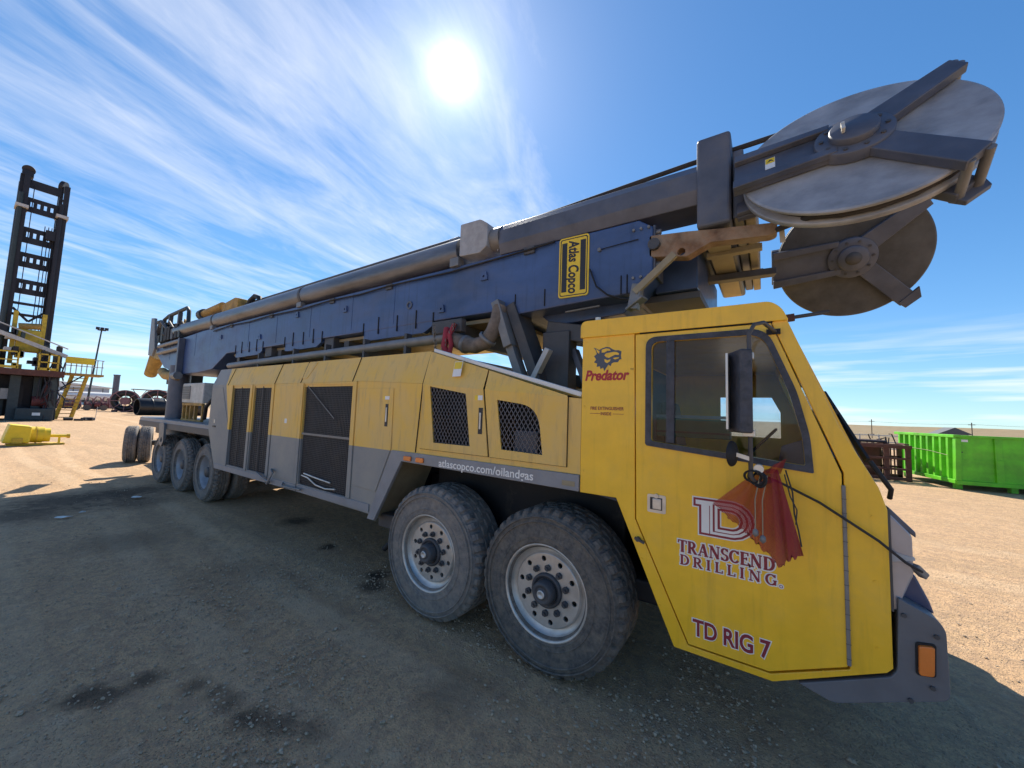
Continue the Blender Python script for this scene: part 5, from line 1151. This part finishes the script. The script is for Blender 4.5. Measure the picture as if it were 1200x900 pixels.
# warehouse
WH = tag(empty('warehouse', (-172, 12, 0)), 'long low pale blue metal warehouse on the left horizon', 'building')
MB().box(-185, -170, -30, 24.5, 0, 5.2).build('wall', 'building_blue', WH)
MB().prism([(-31, 5.2), (25, 5.2), (25, 5.5), (-3, 8.6), (-31, 5.5)], 0, 16.5, (), (Vector((-169.4, 0, 0)), Vector((0, 1, 0)), Vector((0, 0, 1)), Vector((-1, 0, 0)))).build('roof', 'white_sheet', WH)
for y in (2, 10, 19): MB().box(-169.98, -169.9, y, y+4, 0, 4.2).build('roller_door', 'white_sheet', WH)
for y in range(-28, 24, 3): MB().box(-169.97, -169.9, y, y+.15, 0, 5.15).build('wall_rib', 'roof_dark', WH)
SK = tag(empty('vent_stack', (-170, 25.8, 0)), 'slim grey-blue stack standing beside the warehouse', 'stack')
MB().cyl((-170, 25.8, 0), (-170, 25.8, 9.4), .75, 16).build('shaft', 'steel_blue', SK); MB().cyl((-170, 25.8, 9.4), (-170, 25.8, 9.7), .85, 16).build('cap', 'steel_blue', SK)
# white tank trailer
WT = tag(empty('tank_trailer', (-110, 13.4, 0)), 'white tank trailer parked behind the red machinery', 'trailer')
MB().cyl((-110, 8.5, 2.3), (-110, 15.2, 2.3), .85, 18).build('tank', 'white_sheet', WT)
MB().box(-110.5, -109.5, 8.6, 15.1, 1.1, 1.5).build('frame', 'dark_steel', WT)
for y in (9.5, 13, 14.2): MB().cyl((-109.4, y, .5), (-109.1, y, .5), .5, 16).build('wheel', 'rubber', WT)
# red oilfield machinery in a row
def pump_unit(x, y, L, lab, mat, sd):
    rnd = random.Random(sd); e = tag(empty('pump_unit', (x, y, 0)), lab, 'pump', 'machinery parked behind the standing rig')
    MB().box(x-.8, x+.8, y, y+L, .2, .45).build('skid', 'dark_steel', e)
    for i in range(3):
        yy = y+.2+i*L/3; h_ = rnd.uniform(.9, 1.7)
        MB().box(x-.6, x+.5, yy, yy+L*.2, .45, h_).build('casing', mat, e, .05)
        MB().cyl((x+.6, yy+.1, h_*.6), (x+.6, yy+L*.25, h_*.6), rnd.uniform(.25, .45), 14).build('cylinder', mat, e)
        MB().tube([(x+.5, yy, h_), (x+.4, yy+.3, h_+.7), (x+.4, yy+.8, h_+.5), (x+.6, yy+1.0, .5)], .09, 7).build('pipe', 'pink_steel', e)
    for k in (.15, .85): MB().cyl((x+.9, y+L*k, .45), (x+1.1, y+L*k, .45), .45, 14).build('flywheel', 'rubber', e)
    q = MB()
    for i in range(5): yy = y+rnd.random()*L; q.bar((x+.9, yy, .1), (x+.8, yy+rnd.uniform(-.8, .8), rnd.uniform(.8, 2.0)), .07, .07)
    q.build('frame_bars', 'rig_black', e)
pump_unit(-92, 5.6, 3.4, 'dark red pump unit half hidden behind the yellow stairs', 'machinery_red', 3)
pump_unit(-90, 9.0, 2.6, 'dusky red pump unit with wheels between stairs and hose reels', 'machinery_red', 5)
pump_unit(-98, 12.0, 2.4, 'low pinkish pump unit in front of the white tank trailer', 'pink_steel', 11)
# hose reels
def reel(x, y, r, lab):
    e = tag(empty('hose_reel', (x, y, 0)), lab, 'hose reel', 'big dark reels behind the truck')
    ax = Vector((1, -.25, 0)).normalized(); O_ = Vector((x, y, r+.1))
    for i in range(7): MB().lathe([(r*.5, -.14), (r-.06, -.16), (r, 0), (r-.06, .16), (r*.5, .14)], O_-ax*(i*.33), ax, 40, closed=True).build('coil', 'black_plastic', e)
    for s_ in (.35, -2.3):
        q = MB(); q.lathe([(.001, 0), (r*.35, 0), (r*.35, .06), (.001, .06)], O_+ax*s_, ax, 20, False)
        e1 = ax.orthogonal().normalized(); e2 = ax.cross(e1)
        for k in range(8):
            a = k*pi/4; q.bar(O_+ax*s_, O_+ax*s_+(e1*cos(a)+e2*sin(a))*r*1.02, .10, .10)
        q.lathe([(r*.95, 0), (r*1.04, .0), (r*1.04, .08), (r*.95, .08)], O_+ax*s_, ax, 40, False, closed=True); q.build('flange', 'pink_steel' if s_ > 0 else 'machinery_red', e)
    MB().box(x-2.4, x+.5, y-r*.6, y-r*.6+.2, 0, .3).box(x-2.4, x+.5, y+r*.5, y+r*.5+.2, 0, .3).build('cradle', 'brown_steel', e)
reel(-82, 12.3, 1.6, 'dark hose reel with red flange, left one of the pair')
reel(-76, 14.6, 1.7, 'larger hose reel with red flange, right behind the black pipe')
BP = tag(empty('black_pipe', (-68, 12.5, 0)), 'fat black ribbed plastic pipe lying left of the truck tail', 'pipe')
MB().lathe([(1.02, 0), (1.1, .15), (1.1, 6.8), (1.02, 7)], (-66.5, 10.6, 1.05), (-.12, 1, 0), 36).lathe([(.95, 7), (.95, 0)], (-66.5, 10.6, 1.05), (-.12, 1, 0), 36).lathe([(.95, 0), (1.02, 0)], (-66.5, 10.6, 1.05), (-.12, 1, 0), 36).build('shell', 'black_plastic', BP)
for d in (1.3, 2.6, 3.9, 5.2): MB().lathe([(1.1, -.06), (1.16, -.05), (1.16, .05), (1.1, .06)], Vector((-66.5, 10.6, 1.05))+Vector((-.12, 1, 0)).normalized()*d, (-.12, 1, 0), 36).build('pipe_rib', 'black_plastic', BP)
LB = tag(empty('lattice_boom', (-84, 15, 0)), 'pale red lattice boom section lying behind the reels', 'crane boom')
for dy, dz in ((0, 1.2), (0, 2.6), (1.2, 1.2), (1.2, 2.6)): MB().bar((-84+dy, 13.2, dz+1.0), (-84+dy, 24, dz+.9), .13, .13).build('chord', 'pink_steel', LB)
q = MB()
for i in range(12):
    y = 13.2+i*.85; q.bar((-83, y, 2.2 if i % 2 else 3.6), (-83, y+.85, 3.6 if i % 2 else 2.2), .08, .08); q.bar((-84, y, 3.6), (-82.8, y+.85, 3.6), .08, .08)
q.build('lacing', 'pink_steel', LB)
for y in (14, 22): MB().box(-84, -82.8, y, y+.4, 0, 2.15).build('stand', 'brown_steel', LB)
sk_ = MB().cyl((-47.3, 4.35, 0), (-47.3, 4.42, 1.2), .02, 6).build('marker_stake', 'pale_metal'); tag(sk_, 'thin pale stake standing alone in the yard right of the stairs', 'stake')

# ================================================================ BACKGROUND, RIGHT
GC = tag(empty('green_container', (0, 0, 0)), 'lime green open-top roll-off container with ribbed side', 'container')
cx, cy, ln, wd, zb, zt = 0., 0., 3.3, 6.5, .18, 1.63
# ribbed side faces -x, runs back in y; plain side faces -y
MB().box(cx+.06, cx+.10, cy, cy+ln, zb+.1, zt).box(cx+.1, cx+wd, cy+ln-.05, cy+ln, zb+.1, zt).box(cx+wd-.05, cx+wd, cy, cy+ln, zb+.1, zt).build('shell', 'bright_green', GC)
MB().box(cx+.04, cx+wd, cy+.03, cy+.08, zb+.1, zt-.02).build('end_panel', 'bright_green', GC)
MB().box(cx+.1, cx+wd, cy+.1, cy+ln-.1, zb+.08, zb+.14).build('floor', 'bright_green', GC)
for i in range(9):
    y = cy+.24+i*.335
    q = MB().add([(cx+.06, y, zb+.1), (cx-.07, y+.03, zb+.1), (cx-.07, y+.13, zb+.1), (cx+.06, y+.15, zb+.1), (cx+.06, y, zt-.05), (cx-.05, y+.03, zt-.05), (cx-.05, y+.13, zt-.05), (cx+.06, y+.15, zt-.05)], [(0, 1, 5, 4), (1, 2, 6, 5), (2, 3, 7, 6), (4, 5, 6, 7), (3, 2, 1, 0), (0, 4, 7, 3)])
    q.build('side_rib', 'bright_green', GC)
MB().box(cx-.06, cx+.12, cy-.02, cy+ln+.02, zt-.05, zt+.04).build('top_rail', 'bright_green', GC, .01); MB().box(cx-.04, cx+wd, cy-.03, cy+.09, zt-.04, zt+.03).build('top_rail', 'bright_green', GC, .01)
MB().box(cx-.09, cx+.14, cy-.04, cy+ln, zb, zb+.12).build('bottom_rail', 'bright_green', GC, .01); MB().box(cx-.05, cx+wd, cy-.06, cy+.06, zb-.02, zb+.10).build('bottom_rail', 'bright_green', GC, .01)
MB().prism([(cx-.07, zb+.1), (cx+.06, zb+.1), (cx+.10, zt-.1), (cx-.03, zt-.04)], cy-.05, cy+.10).build('corner_post', 'bright_green', GC, .01)
for x in (cx+.84, cx+1.78, cx+2.7, cx+3.7): MB().box(x, x+.16, cy-.02, cy+.04, zb+.08, zt-.02).build('end_post', 'bright_green', GC, .01); MB().box(x-.01, x+.17, cy-.045, cy-.015, zb+.06, .95).build('end_post', 'bright_green', GC, .01)
MB().box(cx+.04, cx+wd, cy+.012, cy+.035, zb+.1, .92).build('lower_panel', 'bright_green', GC)
for (x, y) in ((cx+.05, cy+.2), (cx+1.2, cy+.1), (cx+.1, cy+ln-.3), (cx+4, cy+.1)): MB().box(x, x+.15, y, y+.15, 0, zb+.02).build('foot', 'bright_green', GC)
MB().tube([(cx-.06, cy+.3, 1.02), (cx-.065, cy+1.2, 1.10), (cx-.06, cy+2.2, 1.13), (cx-.05, cy+3.0, 1.2)], .008, 6).build('tie_chain', 'khaki_steel', GC)
MB().box(cx+.06, cx+.28, cy+.02, cy+.028, 1.46, 1.53).build('sticker', 'decal_white', GC); MB().box(cx+.10, cx+.16, cy+.02, cy+.027, 1.13, 1.155).build('latch', 'decal_black', GC)
GC.location = (4.75, 15.0, 0); GC.rotation_euler = (0, 0, radians(12))
# brown rack
BR = tag(empty('brown_pipe_rack', (3.2, 16.2, 0)), 'rusty brown steel pipe rack with open bays beside the green container', 'rack')
for x in (1.9, 3.30, 3.84):
    for y in (16.0, 17.1): MB().box(x, x+.14, y, y+.12, 0, 1.12).build('post', 'brown_steel', BR, .01)
for z, h_ in ((1.10, .12), (.72, .07), (.36, .07), (.02, .10)):
    for y in (15.97, 17.1): MB().box(1.7, 4.0 if z > 1 else 3.96, y, y+.13, z, z+h_).build('rail', 'brown_steel', BR, .008)
MB().box(1.8, 3.36, 17.0, 17.05, .1, 1.12).build('back_sheet', 'brown_steel', BR)
for i in range(4): MB().box(3.46+i*.1, 3.50+i*.1, 17.14, 17.18, .1, 1.12).build('bar', 'brown_steel', BR)
for x in (1.9, 2.6, 3.3, 3.84): MB().box(x, x+.12, 16.1, 17.1, 1.225, 1.27).build('cross_rail', 'brown_steel', BR)
for i in range(5): MB().cyl((1.8, 16.2+i*.18, 1.31), (3.4, 16.2+i*.18, 1.31), .045, 8).build('pipe', 'brown_steel' if i % 2 else 'rig_black', BR)
# far right: barn, poles, fence, sheds
BN = tag(empty('far_barn', (16.6, 62, 0)), 'small dark gabled roof showing above the green container', 'building')
MB().box(15.9, 18.0, 60.2, 63, 0, 1.35).build('wall', 'pale_metal', BN); MB().prism([(15.6, 1.3), (18.3, 1.3), (16.95, 2.05)], 60, 63.2).build('roof', 'roof_dark', BN)
for i, (x, h_) in enumerate(((13.4, 3.0), (24.0, 2.9))):
    e = tag(empty('utility_pole', (x, 80, 0)), ('slim utility pole just right of the cab windscreen', 'slim utility pole rising behind the green container')[i], 'utility pole', 'utility poles on the right horizon')
    MB().tube([(x, 80, 0), (x, 80, h_)], .055, 6).build('pole', 'wood_pole', e); MB().box(x-.35, x+.35, 79.96, 80.04, h_-.35, h_-.28).build('crossarm', 'wood_pole', e)
w_ = MB()
for xa, xb in ((-10, 13.4), (13.4, 24), (24, 37), (37, 60)):
    for d in (-.3, .3): w_.tube([(xa+(xb-xa)*k/6+d, 80, 2.66-.16*sin(pi*k/6)) for k in range(7)], .009, 4, False)
tag(w_.build('power_line', 'rig_black'), 'thin overhead wires strung between the utility poles', 'wire')
FN = tag(empty('pipe_fence', (6, 30, 0)), 'pale pipe fence and racks low behind the brown rack', 'fence')
for x in [2+i*.9 for i in range(9)]: MB().box(x-.04, x+.04, 30, 30.08, 0, 1.35).build('post', 'pale_metal', FN)
for z in (1.3, .9, .5): MB().box(1.5, 9.5, 29.98, 30.1, z-.03, z+.03).build('rail', 'pale_metal', FN)
sc_ = MB()
for i in range(14): x = 4.0+random.random()*4; sc_.tube([(x, 27+random.random(), .0), (x+random.uniform(-.5, .5), 27.5, random.uniform(.9, 1.6)), (x+random.uniform(-.6, .6), 27.5, random.uniform(.9, 1.5))], .03, 5)
tag(sc_.build('tangled_cable', 'rig_black'), 'tangle of dark cable heaped behind the brown rack', 'cable')
